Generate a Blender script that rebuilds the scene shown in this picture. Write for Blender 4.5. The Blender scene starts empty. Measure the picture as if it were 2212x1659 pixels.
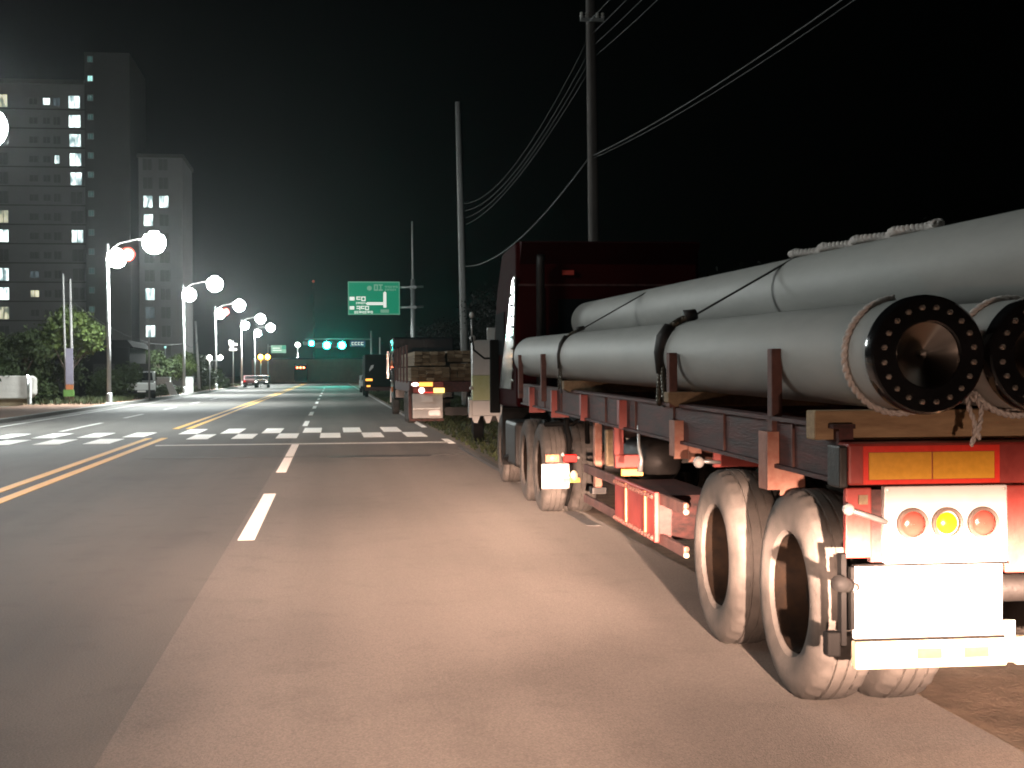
import bpy, bmesh, math, random
import numpy as np
from mathutils import Vector, Matrix
R = math.radians
SC = bpy.context.scene
COL = SC.collection
random.seed(7); RNG = np.random.default_rng(7)

# ------------------------------------------------------------------ camera
cam = bpy.data.cameras.new('camera'); camo = bpy.data.objects.new('camera', cam); COL.objects.link(camo)
F_PX, CAM_H = 2940.0, 1.6
yaw = math.atan((1106 - 717) / F_PX); pit = -math.atan((829.5 - 805) / F_PX * math.cos(yaw)); roll = -0.006
Fv = Vector((math.sin(yaw) * math.cos(pit), math.cos(yaw) * math.cos(pit), math.sin(pit)))
Rv = Fv.cross(Vector((0, 0, 1))).normalized(); Uv = Rv.cross(Fv)
R2 = Rv * math.cos(roll) + Uv * math.sin(roll); U2 = -Rv * math.sin(roll) + Uv * math.cos(roll)
camo.matrix_world = Matrix(((R2.x, U2.x, -Fv.x, 0), (R2.y, U2.y, -Fv.y, 0), (R2.z, U2.z, -Fv.z, CAM_H), (0, 0, 0, 1)))
cam.sensor_width = 36; cam.lens = 36 * F_PX / 2212; cam.clip_end = 3000; cam.clip_start = 0.1
SC.camera = camo

# ------------------------------------------------------------------ night sky
W = bpy.data.worlds.new('World'); SC.world = W; W.use_nodes = True
nt = W.node_tree; sky = nt.nodes.new('ShaderNodeTexSky'); sky.sky_type = 'NISHITA'; sky.sun_disc = False
sky.sun_elevation = R(3); sky.sun_rotation = R(200)
bg = nt.nodes['Background']; bg.inputs['Strength'].default_value = 0.00006
nt.links.new(sky.outputs[0], bg.inputs[0])
SC.view_settings.view_transform = 'Standard'; SC.view_settings.look = 'None'
SC.view_settings.exposure = 0; SC.view_settings.gamma = 1; SC.view_settings.use_curve_mapping = False
SC.render.engine = 'CYCLES'
cy = SC.cycles
cy.use_denoising = True; cy.max_bounces = 5; cy.diffuse_bounces = 3; cy.glossy_bounces = 3; cy.volume_bounces = 0
cy.transmission_bounces = 3; cy.sample_clamp_indirect = 1.5; cy.sample_clamp_direct = 0; cy.caustics_reflective = False; cy.caustics_refractive = False
cy.filter_width = 1.9

# headlights of the car the picture is taken from (two low beams, warm white)
BEAM_GAIN = 0.64
def headlight(name, x, y, z, ctr, sl, sr):
    L = bpy.data.lights.new(name, 'SPOT'); o = bpy.data.objects.new(name, L); COL.objects.link(o)
    o.location = (x, y, z); o.rotation_euler = (R(90), 0, 0)       # looks along +Y
    L.energy = 4 * math.pi * BEAM_GAIN; L.spot_size = R(150); L.spot_blend = 0.5; L.shadow_soft_size = 0.035
    L.color = (1.0, 0.645, 0.48)
    L.use_nodes = True; n = L.node_tree; em = n.nodes['Emission']
    g = n.nodes.new('ShaderNodeNewGeometry'); sp = n.nodes.new('ShaderNodeSeparateXYZ')
    n.links.new(g.outputs['Incoming'], sp.inputs[0])                # world direction of the ray at the lamp
    def M(op, a, b=None, c=None):
        m = n.nodes.new('ShaderNodeMath'); m.operation = op
        for i, v in enumerate((a, b, c)):
            if v is None: continue
            if isinstance(v, (int, float)): m.inputs[i].default_value = v
            else: n.links.new(v, m.inputs[i])
        return m.outputs[0]
    # elevation 's' (sine): + above the lamp's horizon
    s = M('MULTIPLY', sp.outputs['Z'], 1.0)
    ramp = n.nodes.new('ShaderNodeValToRGB')
    cr = ramp.color_ramp; cr.interpolation = 'LINEAR'
    pts = [(-0.60, 1.78), (-0.35, 2.20), (-0.20, 2.74), (-0.16, 2.98), (-0.127, 3.22), (-0.09, 3.60), (-0.066, 3.88), (-0.04, 4.08), (-0.02, 3.75), (0.0, 3.05), (0.015, 2.6), (0.04, 2.0), (0.09, 1.65), (0.16, 1.4), (0.32, 0.9), (0.6, 0.2)]
    n.links.new(M('DIVIDE', M('ADD', s, 0.6), 1.2), ramp.inputs[0])
    while len(cr.elements) < len(pts): cr.elements.new(0.5)
    for e, (p, v) in zip(cr.elements, pts):
        e.position = (p + 0.6) / 1.2; e.color = (v / 5, v / 5, v / 5, 1)
    I = M('POWER', 10.0, M('MULTIPLY', ramp.outputs[0], 5.0))
    # azimuth fall-off
    az = M('ARCTAN2', sp.outputs['X'], M('ABSOLUTE', sp.outputs['Y']))
    dz = M('SUBTRACT', az, ctr)
    a2 = M('DIVIDE', dz, M('ADD', M('MULTIPLY', M('GREATER_THAN', dz, 0.0), sr - sl), sl))
    H = M('EXPONENT', M('MULTIPLY', M('MULTIPLY', a2, a2), -0.5))
    H = M('ADD', M('MULTIPLY', H, 0.965), 0.035)
    mp = n.nodes.new('ShaderNodeMapping'); mp.inputs['Scale'].default_value = (3.2, 1.0, 13.0); mp.inputs['Location'].default_value = (x * 3 + .4, 0, x)
    n.links.new(g.outputs['Incoming'], mp.inputs[0])
    nz = n.nodes.new('ShaderNodeTexNoise'); nz.inputs['Scale'].default_value = 1.0; nz.inputs['Detail'].default_value = 1.5
    n.links.new(mp.outputs[0], nz.inputs['Vector'])
    un = n.nodes.new('ShaderNodeMapRange'); un.interpolation_type = 'SMOOTHSTEP'
    for k_, v_ in (('From Min', .36), ('From Max', .62), ('To Min', .68), ('To Max', 1.25)): un.inputs[k_].default_value = v_
    n.links.new(nz.outputs[0], un.inputs[0])
    n.links.new(M('MULTIPLY', M('MULTIPLY', I, H), un.outputs[0]), em.inputs['Strength'])
    return o
headlight('headlight_beam', 0.0, 0.6, 0.95, 0.10, 0.20, 0.12)
headlight('headlight_beam', 1.30, 0.6, 0.95, 0.27, 0.22, 0.32)

# ------------------------------------------------------------------ materials
def mat(name, col, rough=0.7, metal=0.0, var=0.25, scale=8.0, bump=0.0, bscale=60.0, col2=None, coords='Object', spec=0.5, coat=0.0, stretch=None):
    m = bpy.data.materials.new(name); m.use_nodes = True; t = m.node_tree; b = t.nodes['Principled BSDF']
    b.inputs['Roughness'].default_value = rough; b.inputs['Metallic'].default_value = metal
    b.inputs['Specular IOR Level'].default_value = spec; b.inputs['Coat Weight'].default_value = coat
    tc = t.nodes.new('ShaderNodeTexCoord'); src = tc.outputs[coords]
    if stretch:
        mp = t.nodes.new('ShaderNodeMapping'); mp.inputs['Scale'].default_value = stretch
        t.links.new(src, mp.inputs[0]); src = mp.outputs[0]
    no = t.nodes.new('ShaderNodeTexNoise'); no.inputs['Scale'].default_value = scale; no.inputs['Detail'].default_value = 8
    no.inputs['Roughness'].default_value = 0.65
    t.links.new(src, no.inputs['Vector'])
    r = t.nodes.new('ShaderNodeValToRGB'); r.color_ramp.elements[0].position = 0.3; r.color_ramp.elements[1].position = 0.72
    c2 = col2 or tuple(min(1, c * (1 + var)) for c in col)
    c1 = tuple(c * (1 - var) for c in col) if not col2 else col
    r.color_ramp.elements[0].color = (*c1, 1); r.color_ramp.elements[1].color = (*c2, 1)
    t.links.new(no.outputs[0], r.inputs[0]); t.links.new(r.outputs[0], b.inputs['Base Color'])
    mr = t.nodes.new('ShaderNodeMapRange'); mr.inputs['To Min'].default_value = max(0.03, rough - 0.1); mr.inputs['To Max'].default_value = min(1, rough + 0.12)
    t.links.new(no.outputs[0], mr.inputs[0]); t.links.new(mr.outputs[0], b.inputs['Roughness'])
    if bump:
        n2 = t.nodes.new('ShaderNodeTexNoise'); n2.inputs['Scale'].default_value = bscale; n2.inputs['Detail'].default_value = 5
        t.links.new(src, n2.inputs['Vector'])
        bp = t.nodes.new('ShaderNodeBump'); bp.inputs['Strength'].default_value = 0.6; bp.inputs['Distance'].default_value = bump
        t.links.new(n2.outputs[0], bp.inputs['Height']); t.links.new(bp.outputs[0], b.inputs['Normal'])
    return m
def glow(name, col, strength, base=(0.5, 0.5, 0.5)):
    m = bpy.data.materials.new(name); m.use_nodes = True; b = m.node_tree.nodes['Principled BSDF']
    b.inputs['Base Color'].default_value = (*base, 1); b.inputs['Roughness'].default_value = 0.3
    b.inputs['Emission Color'].default_value = (*col, 1); b.inputs['Emission Strength'].default_value = strength
    return m

M = {}
def asphalt(name, a, b, crack=0.90, lanes=False):
    m = bpy.data.materials.new(name); m.use_nodes = True; t = m.node_tree; p = t.nodes['Principled BSDF']
    tc = t.nodes.new('ShaderNodeTexCoord')
    big = t.nodes.new('ShaderNodeTexNoise'); big.inputs['Scale'].default_value = 0.22; big.inputs['Detail'].default_value = 6
    mp = t.nodes.new('ShaderNodeMapping'); mp.inputs['Scale'].default_value = (1, 0.35, 1)
    t.links.new(tc.outputs['Object'], mp.inputs[0]); t.links.new(mp.outputs[0], big.inputs['Vector'])
    fine = t.nodes.new('ShaderNodeTexNoise'); fine.inputs['Scale'].default_value = 90; fine.inputs['Detail'].default_value = 4
    t.links.new(tc.outputs['Object'], fine.inputs['Vector'])
    vo = t.nodes.new('ShaderNodeTexVoronoi'); vo.inputs['Scale'].default_value = 120
    t.links.new(tc.outputs['Object'], vo.inputs['Vector'])
    r1 = t.nodes.new('ShaderNodeValToRGB'); r1.color_ramp.elements[0].position = .3; r1.color_ramp.elements[1].position = .7
    r1.color_ramp.elements[0].color = (*a, 1); r1.color_ramp.elements[1].color = (*b, 1)
    t.links.new(big.outputs[0], r1.inputs[0])
    mx = t.nodes.new('ShaderNodeMix'); mx.data_type = 'RGBA'; mx.blend_type = 'MULTIPLY'; mx.inputs[0].default_value = 1
    r2 = t.nodes.new('ShaderNodeValToRGB'); r2.color_ramp.elements[0].position = .25; r2.color_ramp.elements[1].position = .75
    r2.color_ramp.elements[0].color = (.62, .62, .62, 1); r2.color_ramp.elements[1].color = (1.35, 1.33, 1.3, 1)
    t.links.new(fine.outputs[0], r2.inputs[0])
    t.links.new(r1.outputs[0], mx.inputs[6]); t.links.new(r2.outputs[0], mx.inputs[7])
    # wheel tracks along the road, soft stains and hairline cracks
    def mul(src_, fac_socket, lo, hi, a0, a1):
        rr = t.nodes.new('ShaderNodeMapRange'); rr.inputs['From Min'].default_value = a0; rr.inputs['From Max'].default_value = a1
        rr.inputs['To Min'].default_value = lo; rr.inputs['To Max'].default_value = hi; rr.interpolation_type = 'SMOOTHSTEP'
        t.links.new(fac_socket, rr.inputs[0])
        m3 = t.nodes.new('ShaderNodeMix'); m3.data_type = 'RGBA'; m3.blend_type = 'MULTIPLY'; m3.inputs[0].default_value = 1
        t.links.new(src_, m3.inputs[6]); t.links.new(rr.outputs[0], m3.inputs[7]); return m3.outputs[2]
    def noise(sx, sy, sc, det=4, warp=0):
        q = t.nodes.new('ShaderNodeMapping'); q.inputs['Scale'].default_value = (sx, sy, 1); t.links.new(tc.outputs['Object'], q.inputs[0])
        w = t.nodes.new('ShaderNodeTexNoise'); w.inputs['Scale'].default_value = sc; w.inputs['Detail'].default_value = det; t.links.new(q.outputs[0], w.inputs['Vector']); return w.outputs[0]
    cur = mul(mx.outputs[2], noise(1.0, .025, .9, 3), .86, 1.10, .35, .65)
    cur = mul(cur, noise(1, .6, .55, 5), .90, 1.04, .30, .50)
    cur = mul(cur, noise(1, 1, 2.6, 6), .93, 1.03, .32, .46)
    wv = t.nodes.new('ShaderNodeTexVoronoi'); wv.feature = 'DISTANCE_TO_EDGE'; wv.inputs['Scale'].default_value = .33
    nd = t.nodes.new('ShaderNodeTexNoise'); nd.inputs['Scale'].default_value = 1.6; nd.inputs['Detail'].default_value = 6; t.links.new(tc.outputs['Object'], nd.inputs['Vector'])
    ad = t.nodes.new('ShaderNodeMix'); ad.data_type = 'VECTOR'; ad.inputs[0].default_value = .22
    t.links.new(tc.outputs['Object'], ad.inputs[4]); t.links.new(nd.outputs['Color'], ad.inputs[5]); t.links.new(ad.outputs[1], wv.inputs['Vector'])
    cur = mul(cur, wv.outputs['Distance'], crack, 1.0, .0, .003)
    t.links.new(cur, p.inputs['Base Color'])
    p.inputs['Diffuse Roughness'].default_value = 1.0
    p.inputs['Roughness'].default_value = 0.72; p.inputs['Specular IOR Level'].default_value = 0.35
    bp = t.nodes.new('ShaderNodeBump'); bp.inputs['Strength'].default_value = .55; bp.inputs['Distance'].default_value = .004
    t.links.new(vo.outputs[0], bp.inputs['Height']); t.links.new(bp.outputs[0], p.inputs['Normal'])
    return m
M['asphalt'] = asphalt('asphalt', (.088, .083, .078), (.118, .112, .105))
M['asphalt2'] = asphalt('asphalt_lane', (.125, .114, .106), (.152, .139, .129), .93)
M['paint'] = mat('road_paint_white', (.88, .88, .86), .6, var=.12, scale=30, bump=.002, bscale=150)
M['paint_worn'] = mat('road_paint_worn', (.34, .34, .33), .6, scale=22, col2=(.78, .78, .75), bump=.002, bscale=150)
M['paint_y'] = mat('road_paint_yellow', (.74, .40, .05), .6, var=.15, scale=25, bump=.002, bscale=150)
for k_ in ('paint', 'paint_worn', 'paint_y'): M[k_].node_tree.nodes['Principled BSDF'].inputs['Diffuse Roughness'].default_value = 1.0
M['faint'] = mat('almost_gone_paint', (.16, .15, .14), .7, scale=14, col2=(.30, .29, .28))
M['tar'] = mat('tar_seal', (.045, .042, .040), .6, scale=6, col2=(.10, .093, .087))
M['ground'] = mat('dirt_ground', (.10, .085, .065), .95, scale=2.5, col2=(.17, .14, .105), bump=.03, bscale=25)
M['gravel'] = mat('gravel_shoulder', (.13, .095, .07), .95, scale=4, col2=(.30, .23, .17), bump=.03, bscale=38)
M['paver'] = mat('sidewalk_brown_pavers', (.20, .11, .07), .9, var=.25, scale=4, bump=.01, bscale=20)
M['kerb'] = mat('concrete_kerb', (.30, .30, .29), .85, scale=6, var=.2, bump=.005)
M['concrete'] = mat('concrete_pole', (.44, .44, .43), .85, var=.22, scale=3, bump=.004, stretch=(1, 1, .3))
M['galv'] = mat('galvanised_steel', (.48, .50, .50), .42, .6, var=.12, scale=14, bump=.001)
M['lamp_white'] = mat('white_painted_pole', (.62, .63, .63), .45, .1, var=.1, scale=6)
M['lamp_glow'] = glow('street_lamp_led', (.93, 1.0, .98), 210, (.8, .8, .8))
M['lamp_glow_low'] = glow('street_lamp_led_dimmed', (.95, 1.0, .96), 110, (.8, .8, .8))
M['pipe'] = mat('pipe_grey_coating', (.29, .292, .28), .6, 0, scale=1.6, col2=(.44, .44, .42), bump=.0015, bscale=40, spec=.35, stretch=(1, .3, 1))
M['flange'] = mat('black_gloss_cap', (.010, .010, .011), .12, 0, var=.3, scale=5, spec=.8, coat=.6)
M['cone'] = mat('dark_turned_metal', (.24, .22, .20), .22, 1.0, var=.2, scale=5, stretch=(.2, .2, .2))
M['bolt'] = mat('steel_bolt', (.80, .72, .64), .28, .9, var=.2, scale=60)
M['rope'] = mat('white_rope', (.62, .58, .55), .9, var=.25, scale=90, bump=.004, bscale=160)
M['redpaint'] = mat('trailer_red_paint', (.20, .020, .016), .5, 0, scale=5, col2=(.36, .055, .042), bump=.002, bscale=30, coat=.15)
M['redrust'] = mat('dusty_red_steel', (.045, .018, .016), .75, 0, scale=7, col2=(.17, .075, .06), bump=.003, bscale=35)
M['darkred'] = mat('dark_red_steel', (.010, .005, .005), .7, .1, scale=2.6, col2=(.12, .038, .034), bump=.004, bscale=12, stretch=(4, 1, 9))
M['blacksteel'] = mat('black_greasy_steel', (.018, .016, .015), .55, .2, var=.4, scale=9, bump=.003)
M['orange_rail'] = mat('worn_orange_steel', (.28, .09, .055), .6, 0, scale=14, col2=(.42, .22, .16), bump=.002)
M['cabred'] = mat('cab_red_paint', (.026, .0012, .0014), .85, 0, var=.15, scale=2, spec=.03)
M['chrome'] = mat('polished_metal', (.70, .71, .72), .16, .9, var=.1, scale=6, bump=.006, bscale=9)
M['glass'] = mat('dark_glass', (.006, .007, .008), .9, 0, var=.1, spec=.03)
M['rubber'] = mat('dusty_tyre_rubber', (.040, .036, .033), .9, 0, scale=4, col2=(.115, .102, .092), bump=.003, bscale=70)
M['blackrubber'] = mat('black_rubber', (.002, .0018, .0017), .8, 0, spec=.2, var=.3, bump=.002)
M['rim'] = mat('rusty_wheel_rim', (.003, .002, .0015), .9, 0, scale=12, spec=.1, col2=(.012, .007, .004), bump=.003)
M['white'] = mat('white_panel_paint', (.58, .57, .55), .4, 0, var=.08, scale=5)
M['cream'] = mat('cream_bumper_paint', (.58, .53, .38), .5, 0, var=.1, scale=5)
M['refl_y'] = mat('yellow_reflective_plate', (.62, .30, .025), .35, 0, var=.1, scale=40, bump=.001, bscale=400)
M['refl_r'] = mat('red_reflective_border', (.68, .035, .02), .35, 0, var=.12, scale=30, bump=.001, bscale=400)
M['refl_o'] = mat('orange_reflective_stripe', (.58, .17, .05), .4, 0, var=.1, scale=40)
M['lens_r'] = mat('red_lamp_lens', (.42, .06, .045), .12, 0, var=.1, scale=50, bump=.001, bscale=250)
M['lens_y'] = mat('yellow_lamp_lens', (.60, .50, .012), .12, 0, var=.08, scale=50, bump=.001, bscale=250)
M['lens_ring'] = mat('lamp_rubber_ring', (.12, .085, .07), .6)
M['wood'] = mat('raw_timber', (.26, .17, .095), .8, 0, scale=5, col2=(.44, .31, .18), bump=.004, bscale=30, stretch=(1, 6, 6))
M['wood_dark'] = mat('shaded_sawn_timber', (.09, .06, .032), .85, 0, scale=5, col2=(.22, .15, .085), bump=.004, bscale=30, stretch=(6, 1, 6))
M['wood2'] = mat('weathered_timber', (.16, .115, .07), .85, 0, scale=5, col2=(.30, .225, .14), bump=.004, bscale=30, stretch=(6, 1, 6))
M['strap'] = mat('black_load_strap', (.022, .021, .020), .8, 0, var=.3, scale=60, bump=.002)
M['chain'] = mat('oily_chain_steel', (.07, .06, .045), .4, .7, var=.4, scale=50)
M['amber_glow'] = glow('amber_lamp_reflector_glow', (1.0, .42, .06), 2.2, (.5, .25, .05))
M['yellow_glow'] = glow('yellow_marker_lamp', (1.0, .72, .18), 2.4, (.5, .35, .1))
M['red_glow'] = glow('red_tail_lamp', (1.0, .015, .008), 1.0, (.4, .02, .02))
M['white_glow'] = glow('white_lamp_reflector_glow', (1.0, .93, .85), 5.0)
M['wire'] = mat('power_cable', (.014, .014, .014), .6)
M['facade'] = mat('apartment_facade', (.26, .255, .25), .85, 0, var=.08, scale=.3)
M['facade2'] = mat('apartment_core_facade', (.10, .098, .09), .85, 0, var=.1, scale=.3)
M['frame'] = mat('window_frame', (.25, .25, .24), .6)
M['pane_dark'] = mat('unlit_window_pane', (.185, .185, .18), .6, spec=.15)
M['pane_lit'] = glow('lit_window_pane', (.86, 1.0, .97), 2.6)
M['pane_warm'] = glow('warm_window_pane', (.95, .90, .62), .9)
M['pane_dim'] = glow('dim_window_pane', (.55, .72, .78), .16, (.05, .05, .05))
M['pane_teal'] = glow('teal_stair_window', (.35, .80, .72), .13, (.05, .05, .05))
M['pane_teal_on'] = glow('bright_teal_stair_window', (.5, 1.0, .93), 1.2, (.05, .05, .05))
M['sign_green'] = mat('sign_green_sheeting', (.003, .26, .14), .5, 0, var=.06, scale=20)
M['sign_white'] = mat('sign_white_sheeting', (.80, .80, .74), .5, 0, var=.05)
M['sign_edge'] = mat('sign_pale_green_border', (.16, .42, .28), .5, 0, var=.05)
M['sign_faint'] = mat('sign_pale_lettering', (.24, .48, .34), .5, 0, var=.1)
M['sign_blue'] = mat('street_name_sign_blue', (.03, .07, .20), .5, 0, var=.1)
M['sig_housing'] = mat('signal_housing', (.02, .02, .02), .5)
M['sig_green'] = glow('green_signal_lens', (.006, 1.0, .74), 380, (.02, .3, .2))
M['sig_off'] = mat('unlit_signal_lens', (.05, .012, .01), .2)
M['amber_sig'] = glow('amber_beacon', (1.0, .42, .04), 40, (.4, .2, .05))
M['globe'] = glow('white_globe_lamp', (1.0, .97, .90), 30)
M['carwhite'] = mat('pale_car_paint', (.50, .52, .50), .3, 0, var=.08, coat=.4)
M['carblack'] = mat('black_car_paint', (.015, .016, .018), .2, 0, var=.1, coat=.5)
M['carred'] = mat('red_car_paint', (.25, .05, .05), .3, 0, var=.1, coat=.4)
M['brownwall'] = mat('brown_wall', (.30, .13, .095), .85, 0, var=.2, scale=.8)
M['shed'] = mat('dark_shed_wall', (.011, .0105, .011), .9, 0, spec=.08, var=.3, scale=1.5)
M['tarp'] = mat('white_tarpaulin', (.58, .55, .52), .7, 0, var=.12, scale=2, bump=.03, bscale=3)
M['ygreen'] = mat('yellow_green_panel', (.45, .50, .20), .5, 0, scale=3, col2=(.56, .60, .36))
M['bark'] = mat('bark', (.07, .05, .035), .9, 0, var=.3, scale=8, bump=.02)
M['purple'] = mat('banner_cloth', (.13, .12, .16), .8, 0, var=.2, scale=3)
M['orange'] = mat('orange_band', (.28, .09, .03), .7, 0, var=.2)
M['lime'] = mat('green_band', (.07, .16, .03), .7, 0, var=.2)
def leafmat(name, a, b):
    m = mat(name, a, .7, 0, scale=1.2, col2=b, spec=.3)
    m.node_tree.nodes['Principled BSDF'].inputs['Subsurface Weight'].default_value = 0
    return m
M['leaf'] = leafmat('tree_leaves', (.018, .030, .010), (.042, .062, .018))
M['leaf2'] = leafmat('bright_tree_leaves', (.035, .060, .014), (.085, .115, .026))
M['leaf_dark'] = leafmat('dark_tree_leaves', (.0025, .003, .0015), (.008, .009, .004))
M['concrete_dark'] = mat('dark_concrete_pole', (.10, .09, .085), .9, var=.25, scale=3, stretch=(1, 1, .3))
M['concrete_mid'] = mat('grey_concrete_pole', (.17, .165, .16), .9, var=.25, scale=3, stretch=(1, 1, .3))
M['grass'] = leafmat('grass_blades', (.022, .030, .010), (.05, .065, .024))

for k_, e_ in (('sign_green', .42), ('sign_white', .75), ('sign_edge', .3), ('sign_faint', .3)):   # emission added in place of light the sheeting reflects back
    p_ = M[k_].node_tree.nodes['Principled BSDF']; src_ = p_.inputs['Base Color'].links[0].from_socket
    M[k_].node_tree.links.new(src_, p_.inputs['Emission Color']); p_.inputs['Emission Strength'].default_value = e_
for k_ in ('pane_lit', 'pane_warm', 'pane_dim'):            # rooms and curtains behind the lit panes are uneven
    t_ = M[k_].node_tree; p_ = t_.nodes['Principled BSDF']; c_ = tuple(p_.inputs['Emission Color'].default_value)
    ge = t_.nodes.new('ShaderNodeNewGeometry'); mpn = t_.nodes.new('ShaderNodeMapping'); mpn.inputs['Scale'].default_value = (1.3, 1.3, .5)
    nn = t_.nodes.new('ShaderNodeTexNoise'); nn.inputs['Scale'].default_value = 1.0; nn.inputs['Detail'].default_value = 2
    t_.links.new(ge.outputs['Position'], mpn.inputs[0]); t_.links.new(mpn.outputs[0], nn.inputs['Vector'])
    rr_ = t_.nodes.new('ShaderNodeValToRGB'); e_ = rr_.color_ramp.elements; e_[0].position = .38; e_[1].position = .58
    e_[0].color = (c_[0] * .12, c_[1] * .16, c_[2] * .17, 1); e_[1].color = c_
    t_.links.new(nn.outputs[0], rr_.inputs[0]); t_.links.new(rr_.outputs[0], p_.inputs['Emission Color'])
# ------------------------------------------------------------------ builders
class MB:
    def __init__(s): s.v = []; s.f = []
    def add(s, vs, fs):
        o = len(s.v); s.v += [tuple(v) for v in vs]; s.f += [tuple(i + o for i in f) for f in fs]; return s
    def box(s, x0, x1, y0, y1, z0, z1):
        v = [(x, y, z) for z in (z0, z1) for y in (y0, y1) for x in (x0, x1)]
        return s.add(v, [(0, 2, 3, 1), (4, 5, 7, 6), (0, 1, 5, 4), (2, 6, 7, 3), (0, 4, 6, 2), (1, 3, 7, 5)])
    def hexa(s, v): return s.add(v, [(0, 2, 3, 1), (4, 5, 7, 6), (0, 1, 5, 4), (2, 6, 7, 3), (0, 4, 6, 2), (1, 3, 7, 5)])
    def tube(s, pts, r, seg=8, caps=True):
        pts = [Vector(p) for p in pts]; rs = r if isinstance(r, (list, tuple)) else [r] * len(pts)
        vs = []; fs = []; prev = None
        for i, p in enumerate(pts):
            d = (pts[min(i + 1, len(pts) - 1)] - pts[max(i - 1, 0)]).normalized()
            if prev is None:
                a = d.cross(Vector((0, 0, 1)));  a = a if a.length > .05 else d.cross(Vector((1, 0, 0)))
            else: a = prev - d * prev.dot(d)
            a.normalize(); prev = a; b = d.cross(a)
            for k in range(seg):
                t = 2 * math.pi * k / seg; vs.append(p + (a * math.cos(t) + b * math.sin(t)) * rs[i])
        n = len(pts)
        for i in range(n - 1):
            for k in range(seg):
                k2 = (k + 1) % seg; fs.append((i * seg + k, i * seg + k2, (i + 1) * seg + k2, (i + 1) * seg + k))
        if caps: fs.append(tuple(range(seg - 1, -1, -1))); fs.append(tuple((n - 1) * seg + k for k in range(seg)))
        return s.add(vs, fs)
    def prism(s, poly, a0, a1, axis='x'):           # poly of (u,v); axis x: u=y v=z ; axis y: u=x v=z ; axis z: u=x v=y
        f = {'x': lambda a, u, v: (a, u, v), 'y': lambda a, u, v: (u, a, v), 'z': lambda a, u, v: (u, v, a)}[axis]
        n = len(poly); vs = [f(a0, *p) for p in poly] + [f(a1, *p) for p in poly]
        fs = [tuple(range(n - 1, -1, -1)), tuple(range(n, 2 * n))] + [(i, (i + 1) % n, n + (i + 1) % n, n + i) for i in range(n)]
        return s.add(vs, fs)
    def lathe(s, prof, c, axis='y', seg=48, notch=None):   # prof of (along axis, radius)
        vs = []; fs = []; n = len(prof)
        for k in range(seg):
            t = 2 * math.pi * k / seg; co, si = math.cos(t), math.sin(t)
            for j, (a, r) in enumerate(prof):
                if notch: a, r = notch(k, j, a, r)
                if axis == 'y': vs.append((c[0] + r * co, c[1] + a, c[2] + r * si))
                elif axis == 'x': vs.append((c[0] + a, c[1] + r * co, c[2] + r * si))
                else: vs.append((c[0] + r * co, c[1] + r * si, c[2] + a))
        for k in range(seg):
            k2 = (k + 1) % seg
            for j in range(n - 1): fs.append((k * n + j, k2 * n + j, k2 * n + j + 1, k * n + j + 1))
        return s.add(vs, fs)
    def ball(s, c, r, seg=12, sx=1, sy=1, sz=1):
        prof = [(-r * math.cos(math.pi * i / (seg // 2)), max(1e-4, r * math.sin(math.pi * i / (seg // 2)))) for i in range(seg // 2 + 1)]
        o = len(s.v); s.lathe(prof, (0, 0, 0), 'z', seg)
        for i in range(o, len(s.v)):
            x, y, z = s.v[i]; s.v[i] = (c[0] + x * sx, c[1] + y * sy, c[2] + z * sz)
        return s
    def build(s, name, m, parent=None, smooth=None, bevel=0, loc=None):
        me = bpy.data.meshes.new(name); me.from_pydata(s.v, [], s.f); me.materials.append(m)
        bm = bmesh.new(); bm.from_mesh(me); bmesh.ops.recalc_face_normals(bm, faces=bm.faces); bm.to_mesh(me); bm.free()
        o = bpy.data.objects.new(name, me); COL.objects.link(o)
        if parent: o.parent = parent
        if loc: o.location = loc
        if smooth:
            me.polygons.foreach_set('use_smooth', [True] * len(me.polygons))
            if smooth is not True:
                me.set_sharp_from_angle(angle=R(smooth))
        if bevel:
            b = o.modifiers.new('bevel', 'BEVEL'); b.width = bevel; b.segments = 2; b.limit_method = 'ANGLE'
        return o
def B(*a): return MB().box(*a)
def tag(o, label=None, cat=None, group=None, kind=None):
    if label: o['label'] = label
    if cat: o['category'] = cat
    if group: o['group'] = group
    if kind: o['kind'] = kind
    return o
def thing(name, loc, label, cat, group=None, rz=0):
    o = bpy.data.objects.new(name, None); COL.objects.link(o); o.location = loc; o.rotation_euler = (0, 0, rz)
    return tag(o, label, cat, group)
def dup(o, loc=None, rz=None, parent=None, label=None):
    c = o.copy(); COL.objects.link(c)
    if parent: c.parent = parent
    if loc is not None: c.location = loc
    if rz is not None: c.rotation_euler = (0, 0, rz)
    if label: c['label'] = label
    for ch in list(o.children):
        dup(ch, parent=c)
    return c
def struct(name, mb, m): return tag(mb.build(name, m), kind='structure')
def sheet(x0, x1, y0, y1, z, d=.02): return MB().box(x0, x1, y0, y1, z - d, z)

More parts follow.
